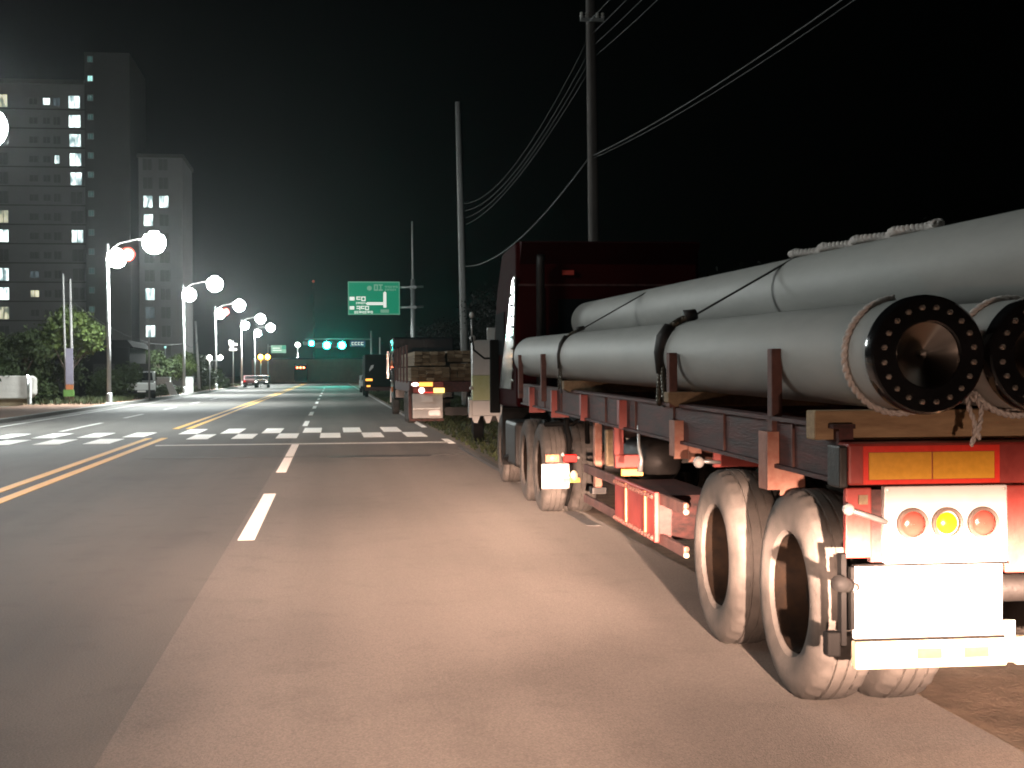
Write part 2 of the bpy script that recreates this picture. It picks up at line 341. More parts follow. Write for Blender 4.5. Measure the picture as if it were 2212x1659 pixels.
# ------------------------------------------------------------------ setting
struct('ground', sheet(-500, 500, -60, 900, -.03, .3), M['ground'])
road = struct('road', sheet(-11.0, 2.85, -40, 700, 0, .025), M['asphalt'])
lane = struct('resurfaced_lane', sheet(-.97, 2.85, -40, 250, .004, .003), M['asphalt2'])
shoulder = struct('shoulder', sheet(2.85, 9.0, -40, 700, -.006, .02), M['gravel'])
def mark(name, x0, x1, y0, y1, m, z=.008): return sheet(x0, x1, y0, y1, z, .0035).build(name, m, road)
for (a, b) in ((-40, 35.2), (41.0, 240)):
    for x in (-4.58, -4.20): mark('yellow_line', x - .085, x + .085, a, b, M['paint_y'])
for (a, b) in ((-6, -1), (4.0, 9.0 - 2.6), (13.3, 18.4), (22.4, 26.3), (26.5, 31.2), (42.2, 46.6), (53, 57.8), (63.4, 68), (74, 79), (85, 90), (98, 103), (112, 117), (128, 133), (146, 151)):
    if a == 4.0: continue
    mark('lane_dash', -.91, -.75, a, b, M['paint'])
mark('stop_line', -3.95, 2.72, 31.3, 31.65, M['paint_worn'])
for (a, b) in ((-12, 5.0), (30.8, 33.0), (40.2, 45.2)): mark('edge_line', 2.62, 2.78, a, b, M['paint'])
mark('edge_line', 2.62, 2.76, 13.9, 15.4, M['faint']); mark('edge_line', 2.66, 2.74, 19.5, 29.0, M['faint']); mark('tar_joint', -3.6, 2.75, 26.55, 26.68, M['tar']); mark('tar_patch', -.1, 1.9, 26.1, 26.54, M['tar']); mark('edge_line', 2.64, 2.76, 45.6, 240, M['paint_worn'])
for i in range(6): mark('crosswalk_bar', -3.58 + 1.09 * i, -3.06 + 1.09 * i, 34.3, 37.0, M['paint'])
for i in range(6): mark('crosswalk_bar', -4.10 + 1.10 * i, -3.60 + 1.10 * i, 37.4, 40.6, M['paint'])
for i in range(5):
    mark('crosswalk_bar', -5.75 - 1.12 * i, -5.15 - 1.12 * i, 32.6 , 35.0, M['paint'])
    mark('crosswalk_bar', -5.35 - 1.12 * i, -4.80 - 1.12 * i, 35.9 , 38.6, M['paint'])
mark('lane_line', -7.72, -7.58, -40, 31, M['paint_worn'])
for (a, b) in ((40, 47), (52, 57), (64, 69), (76, 81), (88, 93)): mark('lane_dash', -7.72, -7.58, a, b, M['paint_worn'])
mark('edge_line', -10.35, -10.22, -40, 240, M['paint_worn'])
mark('edge_line', -8.35, -8.2, -40, 31, M['paint_worn'])
# far junction: side road crossing
struct('cross_street', sheet(-60, -11.0, 205, 222, -.001), M['asphalt'])
# manhole-like dark patch ahead of the stop line
# left kerb and pavement
struct('kerb', MB().box(-11.25, -11.0, -40, 204, -.03, .14), M['kerb'])
struct('sidewalk', sheet(-15.2, -11.25, -40, 204, .135, .15), M['paver'])
# dirt heaps at the right shoulder
def grass(name, x0, x1, y0, y1, n, h, m, label=None, wid=.03):
    x = RNG.uniform(x0, x1, n); y = RNG.uniform(y0, y1, n); hh = RNG.uniform(.4, 1, n) * h; a = RNG.uniform(0, 6.283, n); l = RNG.uniform(-.5, .5, (n, 2)) * h
    v = np.zeros((n, 3, 3)); dx = np.cos(a) * wid; dy = np.sin(a) * wid
    v[:, 0] = np.stack([x - dx, y - dy, x * 0 - .01], 1); v[:, 1] = np.stack([x + dx, y + dy, x * 0 - .01], 1)
    v[:, 2] = np.stack([x + l[:, 0], y + l[:, 1], hh], 1)
    me = bpy.data.meshes.new(name); me.from_pydata(v.reshape(-1, 3).tolist(), [], np.arange(3 * n).reshape(-1, 3).tolist()); me.materials.append(m)
    o = bpy.data.objects.new(name, me); COL.objects.link(o); return tag(o, label, 'grass', kind='stuff')
grass('verge_grass', 2.95, 8.5, 20, 120, 26000, .16, M['grass'], 'short green grass along the right edge of the road')
grass('kerb_weeds', -14.8, -11.6, 70, 200, 9000, .5, M['grass'], 'weeds and low bushes along the left pavement', .05)
# ------------------------------------------------------------------ apartment buildings
def window_mesh(w, h, m):
    fr = MB().box(-w / 2, w / 2, -.10, .0, h / 2 - .08, h / 2).box(-w / 2, w / 2, -.10, 0, -h / 2, -h / 2 + .08) \
        .box(-w / 2, -w / 2 + .08, -.10, 0, -h / 2 + .081, h / 2 - .081).box(w / 2 - .08, w / 2, -.10, 0, -h / 2 + .081, h / 2 - .081).box(-.035, .035, -.09, 0, -h / 2 + .081, h / 2 - .081)
    return fr
PROTO = {}
def window(parent, x, y, z, w, h, pm):
    k = (w, h)
    if k not in PROTO:
        a = window_mesh(w, h, None).build('window', M['frame'], parent); COL.objects.unlink(a)
        PROTO[k] = a.data; bpy.data.objects.remove(a)
    o = bpy.data.objects.new('window', PROTO[k]); COL.objects.link(o); o.parent = parent; o.location = (x, y, z)
    k2 = (w, h, pm)
    if k2 not in PROTO:
        a = MB().box(-w / 2 + .09, w / 2 - .09, -.03, -.015, -h / 2 + .09, h / 2 - .09).build('pane', M[pm]); PROTO[k2] = a.data; bpy.data.objects.remove(a)
    p = bpy.data.objects.new('pane', PROTO[k2]); COL.objects.link(p); p.parent = o
b1 = thing('apartment_building', (-40, 200, 0), 'tall grey apartment block at far left with a column of lit windows', 'building')
B(-24, 5.6, 0, 14, 0, 42.9).build('wall', M['facade'], b1)
B(5.6, 11.8, -1.0, 16, 0, 47.3).build('stair_tower', M['facade2'], b1)
B(-24.2, 5.4, -.25, 14.2, 42.9, 43.5).build('roof', M['facade2'], b1)
for k in range(15): B(-23.8, 5.5, -.12, -.003, 1.5 + k * 2.72 - .35, 1.5 + k * 2.72 - .20).build('floor_band', M['facade2'], b1)
lit = {(0, 0): 'pane_warm', (2, 0): 'pane_lit', (3, 0): 'pane_dim', (4, 0): 'pane_lit', (4, 1): 'pane_lit', (4, 2): 'pane_lit', (4, 3): 'pane_lit', (4, 4): 'pane_lit', (4, 7): 'pane_lit',
       (0, 6): 'pane_warm', (0, 7): 'pane_lit', (0, 9): 'pane_lit', (0, 10): 'pane_lit', (0, 11): 'pane_warm', (1, 9): 'pane_dim', (1, 10): 'pane_warm', (3, 3): 'pane_lit'}
for r in range(15):
    z = 40.4 - r * 2.72
    for c, (x, w, h) in enumerate(((-5.8, 1.5, 1.9), (-1.6, 1.3, 1.1), (.2, 1.1, 1.1), (1.6, 1.1, 1.3), (4.0 + r * .045, 1.7, 1.9))):
        if (c, r) == (3, 3): w = .8
        window(b1, x, -.003, z, w, h, lit.get((c, r), 'pane_dark'))
for r in range(16): window(b1, 6.4, -1.003, 46.3 - r * 2.72, .8, .9, 'pane_teal_on' if r == 1 else 'pane_teal')
b2 = thing('apartment_building', (-24, 200, 0), 'lower grey apartment block with a lit window pair, behind the street lamps', 'building')
B(-3.2, 2.9, 0, 14, 0, 32.7).build('wall', M['facade'], b2)
B(-3.4, 3.1, -.2, 14.2, 32.7, 33.2).build('roof', M['facade2'], b2)
lit = {(0, 2): 'pane_lit', (1, 2): 'pane_lit', (0, 3): 'pane_lit', (0, 7): 'pane_lit', (0, 8): 'pane_dim', (0, 9): 'pane_lit'}
for r in range(11):
    for c, x in enumerate((-1.95 + r * .03, .25 + r * .03)): window(b2, x, -.003, 31.7 - r * 2.65, 1.4, 1.8, lit.get((c, r), 'pane_dark'))

# ------------------------------------------------------------------ street lamps
def street_lamp(y, x, label, disc=False, first=None):
    t = thing('street_lamp', (x, y, .13), label, 'street lamp', 'street lamps along the left pavement')
    MB().tube([(0, 0, 0), (0, 0, 4), (-.02, 0, 8.3)], [.115, .09, .065], 12).build('pole', M['lamp_white'], t, True)
    MB().lathe([(0, .26), (.03, .26), (.05, .16), (.5, .15), (.55, .118)], (0, 0, 0), 'z', 12).build('base', M['lamp_white'], t)
    MB().tube([(0, 0, 7.9), (.6, -.05, 8.35), (1.5, -.05, 8.55), (2.0, -.05, 8.5)], .035, 8).build('arm', M['concrete_mid'], t, True)
    MB().tube([(0, 0, 7.6), (.2, -.1, 7.72)], .03, 8).build('bracket', M['lamp_white'], t, True)
    for (cx, cz, r) in ((2.35, 8.38, .60), (.45, 7.55, .50)):
        h = MB().ball((cx, -.1, cz + r * .62), r * .8, 12, 1.0, 1.0, .4).build('lamp_housing', M['lamp_white'], t, True)
        MB().ball((cx, -.1, cz), r, 20, 1, 1, 1).build('glare_globe', M['lamp_glow' if y > 20 else 'lamp_glow_low'], h, True)  # globe oversized so its shape takes in the glare round the lamp
    if disc:
        d = MB().lathe([(-.02, .001), (-.02, .36), (.02, .36), (.02, .001)], (1.02, -.1, 7.75), 'y', 20).build('round_banner', M['white'], t)
        MB().lathe([(0, .28), (-.025, .28), (-.025, .37), (0, .37)], (1.02, -.1, 7.75), 'y', 20).build('red_rim', M['refl_r'], d)
    if y > 20:
        L = bpy.data.lights.new('lamp_beam', 'SPOT'); lo = bpy.data.objects.new('lamp_beam', L); COL.objects.link(lo); lo.parent = t; lo.location = (2.35, -.1, 7.78)
        L.energy = 4 * math.pi * (750 if y < 60 else 2300); L.spot_size = R(128); L.spot_blend = .7; L.shadow_soft_size = .12; L.color = (.93, 1.0, .97)
    MB().ball((0, -.02, 4.2), .09, 8, 1, 1, 1.4).build('meter_box', M['galv'], t, True)
    return t
for y, x, lab, d in ((11, -11.5, 'street lamp before the crossing, outside the left edge of the picture', False),
                     (39.5, -11.85, 'nearest street lamp, its glare at the left edge of the picture', False),
                     (73, -11.5, 'street lamp with round red-edged disc in front of the two apartment blocks', True),
                     (106, -11.15, 'second street lamp in the visible row, right of the lower apartment block', False),
                     (139, -11.5, 'third street lamp in the row, carrying a small red-edged disc', True),
                     (172, -11.1, 'fourth street lamp, behind the small bright lit sign', False),
                     (205, -11.3, 'smallest and farthest street lamp of the left row, by the junction', False)):
    street_lamp(y, x, lab, d)

# ------------------------------------------------------------------ big direction sign on its pole
sp = thing('sign_pole', (5.05, 85, -.03), 'tall grey pole with two arms holding the green direction sign', 'pole')
MB().tube([(0, 0, 0), (0, 0, 7.5)], [.17, .13], 14).build('pole', M['galv'], sp, True)
MB().tube([(0, 0, 7.5), (-.03, 0, 11.1)], [.07, .05], 10).build('mast_top', M['concrete'], sp, True)
for z in (7.0, 5.75):
    MB().tube([(-1.0, -.12, z - .03), (.65, -.12, z + .03)], .07, 8).build('arm', M['galv'], sp, True)
    B(-.2, .2, -.2, .2, z - .09, z + .09).build('clamp', M['galv'], sp)
sg = thing('direction_sign', (2.62, 84.72, 6.27), 'green road direction sign with white route arrow and white place names', 'road sign')
sw, sh = 1.60, 1.03
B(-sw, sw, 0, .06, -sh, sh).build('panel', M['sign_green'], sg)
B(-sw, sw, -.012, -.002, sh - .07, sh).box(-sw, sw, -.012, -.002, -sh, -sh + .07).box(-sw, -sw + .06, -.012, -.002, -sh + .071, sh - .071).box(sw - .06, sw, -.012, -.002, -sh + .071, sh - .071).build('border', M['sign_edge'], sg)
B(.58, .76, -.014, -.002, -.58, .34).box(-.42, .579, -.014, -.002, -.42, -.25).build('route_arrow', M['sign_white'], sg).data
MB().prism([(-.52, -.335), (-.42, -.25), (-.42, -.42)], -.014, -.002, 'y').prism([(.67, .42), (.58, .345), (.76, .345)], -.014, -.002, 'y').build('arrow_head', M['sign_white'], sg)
def glyphs(name, x, z, w, h, n, m, style=0):
    b = MB(); cw = w / n
    for i in range(n):
        x0 = x + i * cw + cw * .06; x1 = x + (i + 1) * cw - cw * .06; t = h * .21; y0, y1 = -.013, -.003
        k = (i * 3 + style) % 4
        b.box(x0, x1, y0, y1, z + h - t, z + h)
        if k == 0: b.box(x0, x0 + t, y0, y1, z + h * .45, z + h - t - .001); b.box(x0, x1, y0, y1, z + h * .28, z + h * .28 + t)
        elif k == 1: b.box(x1 - t, x1, y0, y1, z, z + h - t - .001); b.box(x0, x1 - t - .001, y0, y1, z + h * .3, z + h * .3 + t)
        elif k == 2: b.box((x0 + x1) / 2 - t / 2, (x0 + x1) / 2 + t / 2, y0, y1, z + t + .001, z + h - t - .001); b.box(x0, x1, y0, y1, z, z + t)
        else: b.box(x0, x0 + t, y0, y1, z + t + .001, z + h - t - .001); b.box(x1 - t, x1, y0, y1, z + t + .001, z + h - t - .001); b.box(x0, x1, y0, y1, z, z + t)
    return b.build(name, m, sg)
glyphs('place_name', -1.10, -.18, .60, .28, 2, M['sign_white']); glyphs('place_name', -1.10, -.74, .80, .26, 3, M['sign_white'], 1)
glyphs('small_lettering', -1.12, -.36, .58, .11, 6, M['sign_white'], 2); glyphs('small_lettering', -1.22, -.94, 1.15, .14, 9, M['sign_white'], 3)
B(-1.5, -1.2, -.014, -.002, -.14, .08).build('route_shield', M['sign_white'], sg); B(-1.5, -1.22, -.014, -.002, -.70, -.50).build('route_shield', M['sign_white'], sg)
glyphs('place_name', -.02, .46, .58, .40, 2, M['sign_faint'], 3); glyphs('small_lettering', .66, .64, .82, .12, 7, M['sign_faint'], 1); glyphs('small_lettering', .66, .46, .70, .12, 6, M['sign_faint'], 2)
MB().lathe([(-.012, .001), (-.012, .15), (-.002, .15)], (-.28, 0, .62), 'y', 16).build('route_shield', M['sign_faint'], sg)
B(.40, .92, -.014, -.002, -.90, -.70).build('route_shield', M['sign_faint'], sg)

# ------------------------------------------------------------------ utility poles and wires
def upole(name, loc, h, r0, r1, label, arms=(), lean=0.0, m='concrete'):
    t = thing(name, loc, label, 'utility pole', 'utility poles')
    MB().tube([(0, 0, 0), (-lean * .5, 0, h * .5), (-lean, 0, h)], [r0, (r0 + r1) / 2, r1], 14).build('pole', M[m], t, True)
    for (z, w) in arms:
        a = B(-w - lean * z / h, w - lean * z / h, -.22, -.14, z - .04, z + .04).build('crossarm', M['galv'], t)
        for s in (-.9, -.45, .45, .9): MB().lathe([(0, .03), (.05, .055), (.09, .03), (.13, .045), (.16, .01)], (w * s - lean * z / h, -.18, z + .04), 'z', 8).build('insulator', M['white'], a)
    return t
upole('utility_pole', (6.45, 66, -.03), 14.8, .19, .12, 'bare concrete utility pole standing in the middle of the picture', lean=.30)
B_ = upole('utility_pole', (6.86, 35, -.03), 15.2, .16, .11, 'tall dark concrete utility pole rising behind the red cab out of the frame', [(10.78, .31), (14.6, .8)], lean=.14, m='concrete_dark')
upole('utility_pole', (7.0, 3.2, -.03), 15.2, .18, .12, 'near concrete utility pole outside the frame to the right', [(10.78, .31)], lean=0)
upole('utility_pole', (-14.05, 75, .12), 6.9, .075, .05, 'left one of a pair of slim poles standing above the bright tree', lean=.1, m='concrete_mid')
upole('utility_pole', (-13.78, 75.3, .12), 6.6, .10, .06, 'right one of a pair of slim poles, wrapped in a pale banner', lean=.06, m='concrete_mid')
upole('utility_pole', (-10.95, 84.5, .12), 3.7, .06, .05, 'short dark pole standing just in front of the parked pickup', m='concrete_dark')
upole('utility_pole', (-12.1, 128, .12), 6.4, .13, .09, 'slim grey pole just right of the second street lamp', lean=.3)
upole('utility_pole', (5.25, 150, -.03), 5.6, .10, .08, 'thin pole beyond the parked trucks near the traffic lights')
def wire(p, q, sag, r, label, cat='cable'):
    p, q = Vector(p), Vector(q); pts = [p.lerp(q, i / 24) - Vector((0, 0, sag * 4 * (i / 24) * (1 - i / 24))) for i in range(25)]
    return tag(MB().tube(pts, r, 6).build('power_line', M['wire'], None, True), label, cat, 'cables strung between the utility poles')
for i, (za, zb, dx) in enumerate(((9.84, 10.16, -.06), (9.5, 9.9, .0), (9.15, 9.7, .03), (8.83, 9.5, .05))):
    wire((6.68 + dx, 35, zb), (6.5 + dx, 66, za), 1.0 - .12 * i, .009, ['uppermost', 'second highest', 'third highest', 'lowest'][i] + ' of the four thin cables sagging between the two tall poles')
    wire((6.78 + dx * 2, 35, 10.7 - i * .28), (7.0 + dx * 3, 3.2, 10.75 - i * .3), .5, .009, ['uppermost', 'second highest', 'third highest', 'lowest'][i] + ' of the thin cables leaving the dark pole at top right')
wire((6.71, 35, 7.21), (6.45, 66, 6.8), .75, .024, 'thick low cable between the dark pole and the pale pole')
wire((6.78, 35, 7.25), (6.95, 3.2, 6.9), .45, .013, 'thick low cable rising to the top right corner over the pipes')
wire((6.80, 35, 7.19), (6.99, 3.2, 6.83), .48, .008, 'thinner cable running just under the thick one at top right')
wire((-13.8, 75, 5.6), (-11.15, 106, 4.0), .9, .018, 'slack cable between the left pole pair and the second street lamp')
wire((-11.15, 106, 4.2), (-12.2, 128, 4.8), .6, .018, 'slack cable behind the second street lamp')

# ------------------------------------------------------------------ traffic lights at the junction
gm = thing('signal_mast', (5.35, 185, -.03), 'grey mast with a long arm carrying the green traffic lights', 'mast')
MB().tube([(0, 0, 0), (-.05, 0, 7.4)], [.16, .11], 12).build('pole', M['galv'], gm, True)
MB().tube([(0, 0, 6.25), (-4, 0, 6.35), (-8.9, 0, 6.3)], [.09, .07, .05], 8).build('arm', M['galv'], gm, True)
def signal(x, y, z, s, label, lensR=.17):
    t = thing('traffic_light', (x, y, z), label, 'traffic light', 'green traffic lights over the road')
    B(-1.45 * s, .42 * s, 0, .25, -.40 * s, .40 * s).build('housing', M['sig_housing'], t, bevel=.03)
    for i in range(3): MB().lathe([(-.02, .001), (-.02, .15 * s), (.0, .15 * s)], ((-1.2 + .38 * i) * s, 0, 0), 'y', 14).build('unlit_lens', M['sig_off'], t)
    MB().lathe([(-.05, .001), (-.04, lensR * s * .7), (-.005, lensR * s)], (0, 0, 0), 'y', 16).build('green_lens', M['sig_green'], t)  # lit lens made larger to include its glare
    MB().lathe([(-.22, lensR * s * 1.1), (0, lensR * s * 1.1)], (0, 0, 0), 'y', 16).build('visor', M['sig_housing'], t)
signal(-.64, 184.6, 5.44, 1.1, 'brighter green traffic light, middle of the three over the road', .42)
signal(1.36, 184.6, 5.43, 1.1, 'green traffic light nearest the right mast, beside the street name sign', .42)
signal(-2.74, 188.5, 5.80, .8, 'smaller green traffic light, leftmost of the three over the road', .42)
t = thing('street_name_sign', (3.5, 184.7, 5.66), 'dark blue street name sign right of the traffic lights', 'sign')
B(-1.0, 1.0, 0, .05, -.42, .42).build('panel', M['sign_blue'], t)
for i, (x, w) in enumerate(((-.75, .3), (-.35, .34), (.1, .3), (.5, .34))):
    B(x - .08, x - .08 + w, -.012, -.002, .12, .2).box(x - .08, x + .0, -.012, -.002, -.2, .119).box(x + .0, x - .08 + w, -.012, -.002, -.2, -.12).build('lettering', M['sign_white'], t)
def post_light(name, x, y, z, r, m, label, cat, n=1, dx=.8, zoff=0):
    t = thing(name, (x, y, -.03), label, cat)
    MB().tube([(0, 0, 0), (0, 0, z - r)], .05, 8).build('post', M['galv'], t, True)
    if n > 1: B(-.05, dx * (n - 1) + .05, -.04, .04, z - r - .08, z - r).build('bar', M['galv'], t)
    for i in range(n): MB().ball((i * dx, -.02, z), r, 12).build('lamp', M[m], t, True)
    return t
post_light('beacon_post', -8.67, 170, 3.75, .30, 'amber_sig', 'post with a pair of amber warning lights at the junction', 'beacon', 2, .84)
post_light('globe_lamp', -10.89, 125, 3.15, .22, 'globe', 'post with two white globe lights above the left hedge', 'garden lamp', 2, .94)
pl_ = post_light('globe_lamp', -7.35, 300, 8.0, .50, 'globe', 'single white light left of the green traffic lights', 'lamp')
L = bpy.data.lights.new('lamp_beam', 'SPOT'); lo = bpy.data.objects.new('lamp_beam', L); COL.objects.link(lo); lo.parent = pl_; lo.location = (1.5, -1, 7.2)
L.energy = 4 * math.pi * 1600; L.spot_size = R(130); L.spot_blend = .6; L.shadow_soft_size = .2
post_light('globe_lamp', -16.0, 75, 1.62, .05, 'globe', 'small white light on a low post beside the white tarpaulin stack', 'lamp')
post_light('pedestrian_signal', -17.74, 150, 4.6, .13, 'pane_teal_on', 'small teal light above the hedge left of the second street lamp', 'lamp')
t = thing('aviation_light_mast', (-5.13, 400, 0), 'distant thin mast with a tiny dull red light in the dark sky', 'mast')
MB().tube([(0, 0, 0), (0, 0, 28.2)], [.4, .15], 8).build('mast', M['sig_housing'], t); MB().ball((0, 0, 28.5), .42, 10).build('lamp', glow('dull_red_lamp', (1, .14, .06), .35, (.2, .05, .03)), t, True)
t = thing('lit_sign', (-12.0, 170, 0), 'small bright H-shaped lit sign on a post behind the third street lamp', 'sign')
MB().tube([(0, .05, 0), (0, .05, 5.8)], .06, 8).build('post', M['galv'], t, True)
B(-.45, .45, -.1, .1, 4.55, 4.75).box(-.3, -.1, -.1, .1, 4.751, 5.15).box(-.45, .5, -.1, .1, 5.151, 5.4).box(-.5, -.2, -.1, .1, 5.401, 5.8).build('letters', M['white_glow'], t)
t = thing('side_street_sign', (-7.1, 186, 5.05), 'dim green and grey overhead sign at the far junction', 'sign')
B(-1.0, 1.0, 0, .06, -.6, .45).build('panel', M['sign_faint'], t); B(.45, .98, -.02, -.003, -.1, .43).build('green_corner', M['sign_green'], t)
B(-.8, .4, -.02, -.003, -.3, -.2).box(-.8, .2, -.02, -.003, 0, .1).build('lettering', M['sign_white'], t)
MB().tube([(-1.4, .12, -5.05), (-1.4, .12, .6)], .09, 8).tube([(-1.4, .12, .3), (1.0, .12, .3)], .05, 8).build('mast', M['galv'], t, True)

# ------------------------------------------------------------------ far buildings and walls
t = thing('wall', (-4, 262, 0), 'low dark brown wall closing the view beyond the junction', 'wall')
B(-11, 22, 0, .5, -.03, 4.4).build('wall_face', M['brownwall'], t)
B(-11.1, 22.1, -.08, .58, 4.4, 4.6).build('coping', M['shed'], t)
for i in range(9): B(-10.5 + i * 4, -10.1 + i * 4, -.15, -.003, 0, 4.3).build('pilaster', M['brownwall'], t)
t = thing('shed', (-14.4, 95, -.03), 'dark single-storey shed behind the hedge on the left', 'building')
B(-5.0, .8, 0, 8, 0, 3.5).build('wall', M['shed'], t); MB().prism([(-5.3, 3.5), (1.1, 3.5), (.7, 4.0), (-4.8, 4.0)], -.4, 8.4, 'y').build('roof', M['shed'], t)
for i in range(3): B(-4 + i * 2.4, -2.6 + i * 2.4, -.04, -.002, .4, 2.4).build('shutter', M['blacksteel'], t)
B(-.9, .7, -.06, -.003, 2.9, 3.2).build('pale_signboard', M['shed'], t)
# boxes / cabinets near second lamp
def crate(x, y, w, h, m, label, name='cabinet'):
    t = thing(name, (x, y, .13), label, 'cabinet'); B(-w / 2, w / 2, 0, .6, 0, h).build('body', M[m], t, bevel=.03); B(-w / 2 - .03, w / 2 + .03, -.04, .64, h, h + .06).build('lid', M['galv'], t)
    MB().box(-w / 2 + .08, -.02, -.02, -.002, .12, h - .1).box(.02, w / 2 - .08, -.02, -.002, .12, h - .1).build('door', M[m], t)
crate(-12.45, 104, .95, 1.25, 'concrete', 'grey roadside cabinet left of the second street lamp')
crate(-10.85 - .6, 112, .7, 1.25, 'white', 'pale narrow roadside cabinet right of the second street lamp')
t = thing('leaning_panel', (-11.3, 100, .13), 'white board leaning on the hedge at the kerb', 'board'); MB().hexa([(-.2, -.3, 0), (.35, -.3, 0), (-.2, -.22, 0), (.35, -.22, 0), (-.55, .1, .95), (-.1, .1, .95), (-.55, .18, .95), (-.1, .18, .95)]).build('board', M['white'], t)
t = thing('banner', (-13.82, 75.0, .13), 'pale vertical banner with orange and green bands tied to the right slim pole', 'banner')
B(-.18, .2, -.28, -.24, 1.0, 2.9).build('cloth', M['purple'], t); B(-.18, .2, -.30, -.245, .72, .98).build('orange_band', M['orange'], t); B(-.3, .25, -.32, -.24, .35, .71).build('green_band', M['lime'], t)
t = thing('tarpaulin_stack', (-18.0, 76, .0), 'stack under a white tarpaulin at the left edge, below the trees', 'tarpaulin')
MB().prism([(-3.4, .35), (1.7, .35), (1.95, .6), (1.95, 1.45), (1.75, 1.6), (-3.4, 1.62)], 0, 1.6, 'y').build('cover', M['tarp'], t, bevel=.06)
B(-3.3, 1.5, .1, 1.5, -.03, .35).build('pallet', M['wood2'], t)
t = thing('bollard', (-15.9, 75, .1), 'slim pale bollard at the pavement edge beside the tarpaulin stack', 'bollard'); MB().lathe([(0, .09), (1.0, .08), (1.15, .05), (1.2, .001)], (0, 0, 0), 'z', 10).build('post', M['concrete'], t, True); MB().lathe([(.35, .095), (.6, .093)], (0, 0, 0), 'z', 10).build('band', M['white'], t)

# ------------------------------------------------------------------ trees
def tree(name, loc, h, blobs, n, size, label, m='leaf', trunk=.12, group='trees beside the left pavement', cat='tree'):
    t = thing(name, loc, label, cat, group)
    tb = MB(); th = h * .55
    tb.tube([(0, 0, -.05), (.05, 0, th * .5), (0, .05, th)], [trunk, trunk * .8, trunk * .5], 8)
    for (cx, cy, cz, r) in blobs[:6]: tb.tube([(0, .0, th * .55), (cx * .5, cy * .5, (th * .6 + cz) / 2), (cx, cy, cz)], [trunk * .5, trunk * .35, trunk * .15], 6)
    tb.build('trunk', M['bark'], t, True)
    wts = np.array([b[3] ** 2 for b in blobs]); idx = RNG.choice(len(blobs), n, p=wts / wts.sum())
    bl = np.array(blobs)[idx]; d = RNG.normal(size=(n, 3)); d /= np.linalg.norm(d, axis=1)[:, None]
    rr = bl[:, 3] * (RNG.uniform(.35, 1, n) ** .5) * (1 + .25 * RNG.normal(size=n)); c = bl[:, :3] + d * rr[:, None] * [1, 1, .8]
    a = RNG.normal(size=(n, 3)); a /= np.linalg.norm(a, axis=1)[:, None]; b = np.cross(a, d + RNG.normal(size=(n, 3)) * .6); b /= np.linalg.norm(b, axis=1)[:, None] + 1e-9
    s = size * RNG.uniform(.5, 1.3, n)[:, None]
    v = np.stack([c - a * s, c + b * s * .5, c + a * s, c - b * s * .5], 1)
    me = bpy.data.meshes.new('crown'); me.from_pydata(v.reshape(-1, 3).tolist(), [], np.arange(4 * n).reshape(-1, 4).tolist()); me.materials.append(M[m])
    o = bpy.data.objects.new('crown', me); COL.objects.link(o); o.parent = t
    return t
def blobs(w, z0, z1, k, r):
    return [(random.uniform(-w, w), random.uniform(-w, w), random.uniform(z0, z1), random.uniform(.6, 1.2) * r) for _ in range(k)]
tree('tree', (-19.4, 77, 0), 4.6, blobs(1.4, 1.6, 3.8, 12, .9), 7000, .13, 'dark bushy tree at the left edge above the white tarpaulin')
tree('tree', (-16.9, 78, 0), 4.6, blobs(1.2, 1.4, 3.7, 12, .85), 7000, .13, 'dark green tree right of the tarpaulin stack, left of the bright tree')
tree('tree', (-14.5, 78, 0), 5.4, [(-.3, 0, 4.3, .9), (.4, -.3, 4.5, .8), (1.2, -.4, 3.9, .8), (-1, 0, 3.6, .8), (.2, .5, 3.3, 1.0), (1.4, -.3, 3.3, .5), (0, -.2, 5.0, .45)], 6000, .14, 'brighter yellow-green tree with the slim poles rising through it', 'leaf2')
tree('hedge_bush', (-16.2, 80, 0), 2.6, blobs(1.6, .5, 1.9, 14, .8), 7000, .12, 'dark waist-high bush under the bright tree', trunk=.06, cat='bush')
tree('hedge_bush', (-13.2, 86, 0), 2.4, blobs(1.0, .4, 1.7, 12, .7), 5000, .12, 'dark bush behind the first street lamp with the disc', trunk=.06, cat='bush')
tree('tree', (-13.4, 110, 0), 3.8, blobs(.9, 1.4, 3.1, 10, .6), 4000, .14, 'small dark tree left of the second street lamp', 'leaf')
tree('tree', (-11.9, 114, 0), 3.8, blobs(.9, 1.6, 3.2, 10, .55), 4000, .14, 'small bright green tree behind the second street lamp', 'leaf2')
tree('tree', (-12.6, 134, 0), 3.6, blobs(1.2, 1.0, 3.0, 10, .7), 3500, .16, 'small tree right of the second street lamp, under the globe lights', 'leaf')
tree('hedge_bush', (-12.2, 150, 0), 3.0, blobs(1.2, .6, 2.2, 10, .7), 3000, .16, 'low dark bush in front of the lit sign', trunk=.06, cat='bush')
tree('hedge_bush', (-11.8, 101, 0), 1.1, blobs(1.0, .2, .7, 10, .35), 3000, .1, 'knee-high green bush at the kerb by the second street lamp', trunk=.04, cat='bush')
for x, y, h, lab in ((7.9, 46, 4.4, 'dark tree behind the white truck and the red cab, right of the road'), (8.6, 60, 6.0, 'dark tree behind the timber trailer, right of the pale pole'), (7.9, 78, 5.2, 'dark tree beyond the timber trailer near the sign pole'),
                     (8.4, 98, 5.6, 'dark distant tree at the right roadside behind the far truck'), (9.0, 125, 6.5, 'farthest dark tree at the right roadside'), (10.2, 30, 3.9, 'dark tree at far right behind the pipe load'), (11.5, 22, 3.7, 'dark tree outside the frame to the right of the pipe load')):
    tree('tree', (x, y, 0), h, blobs(1.6, h * .35, h * .8, 12, 1.1), 11000, .075, lab, 'leaf_dark', group='dark trees behind the parked trucks')

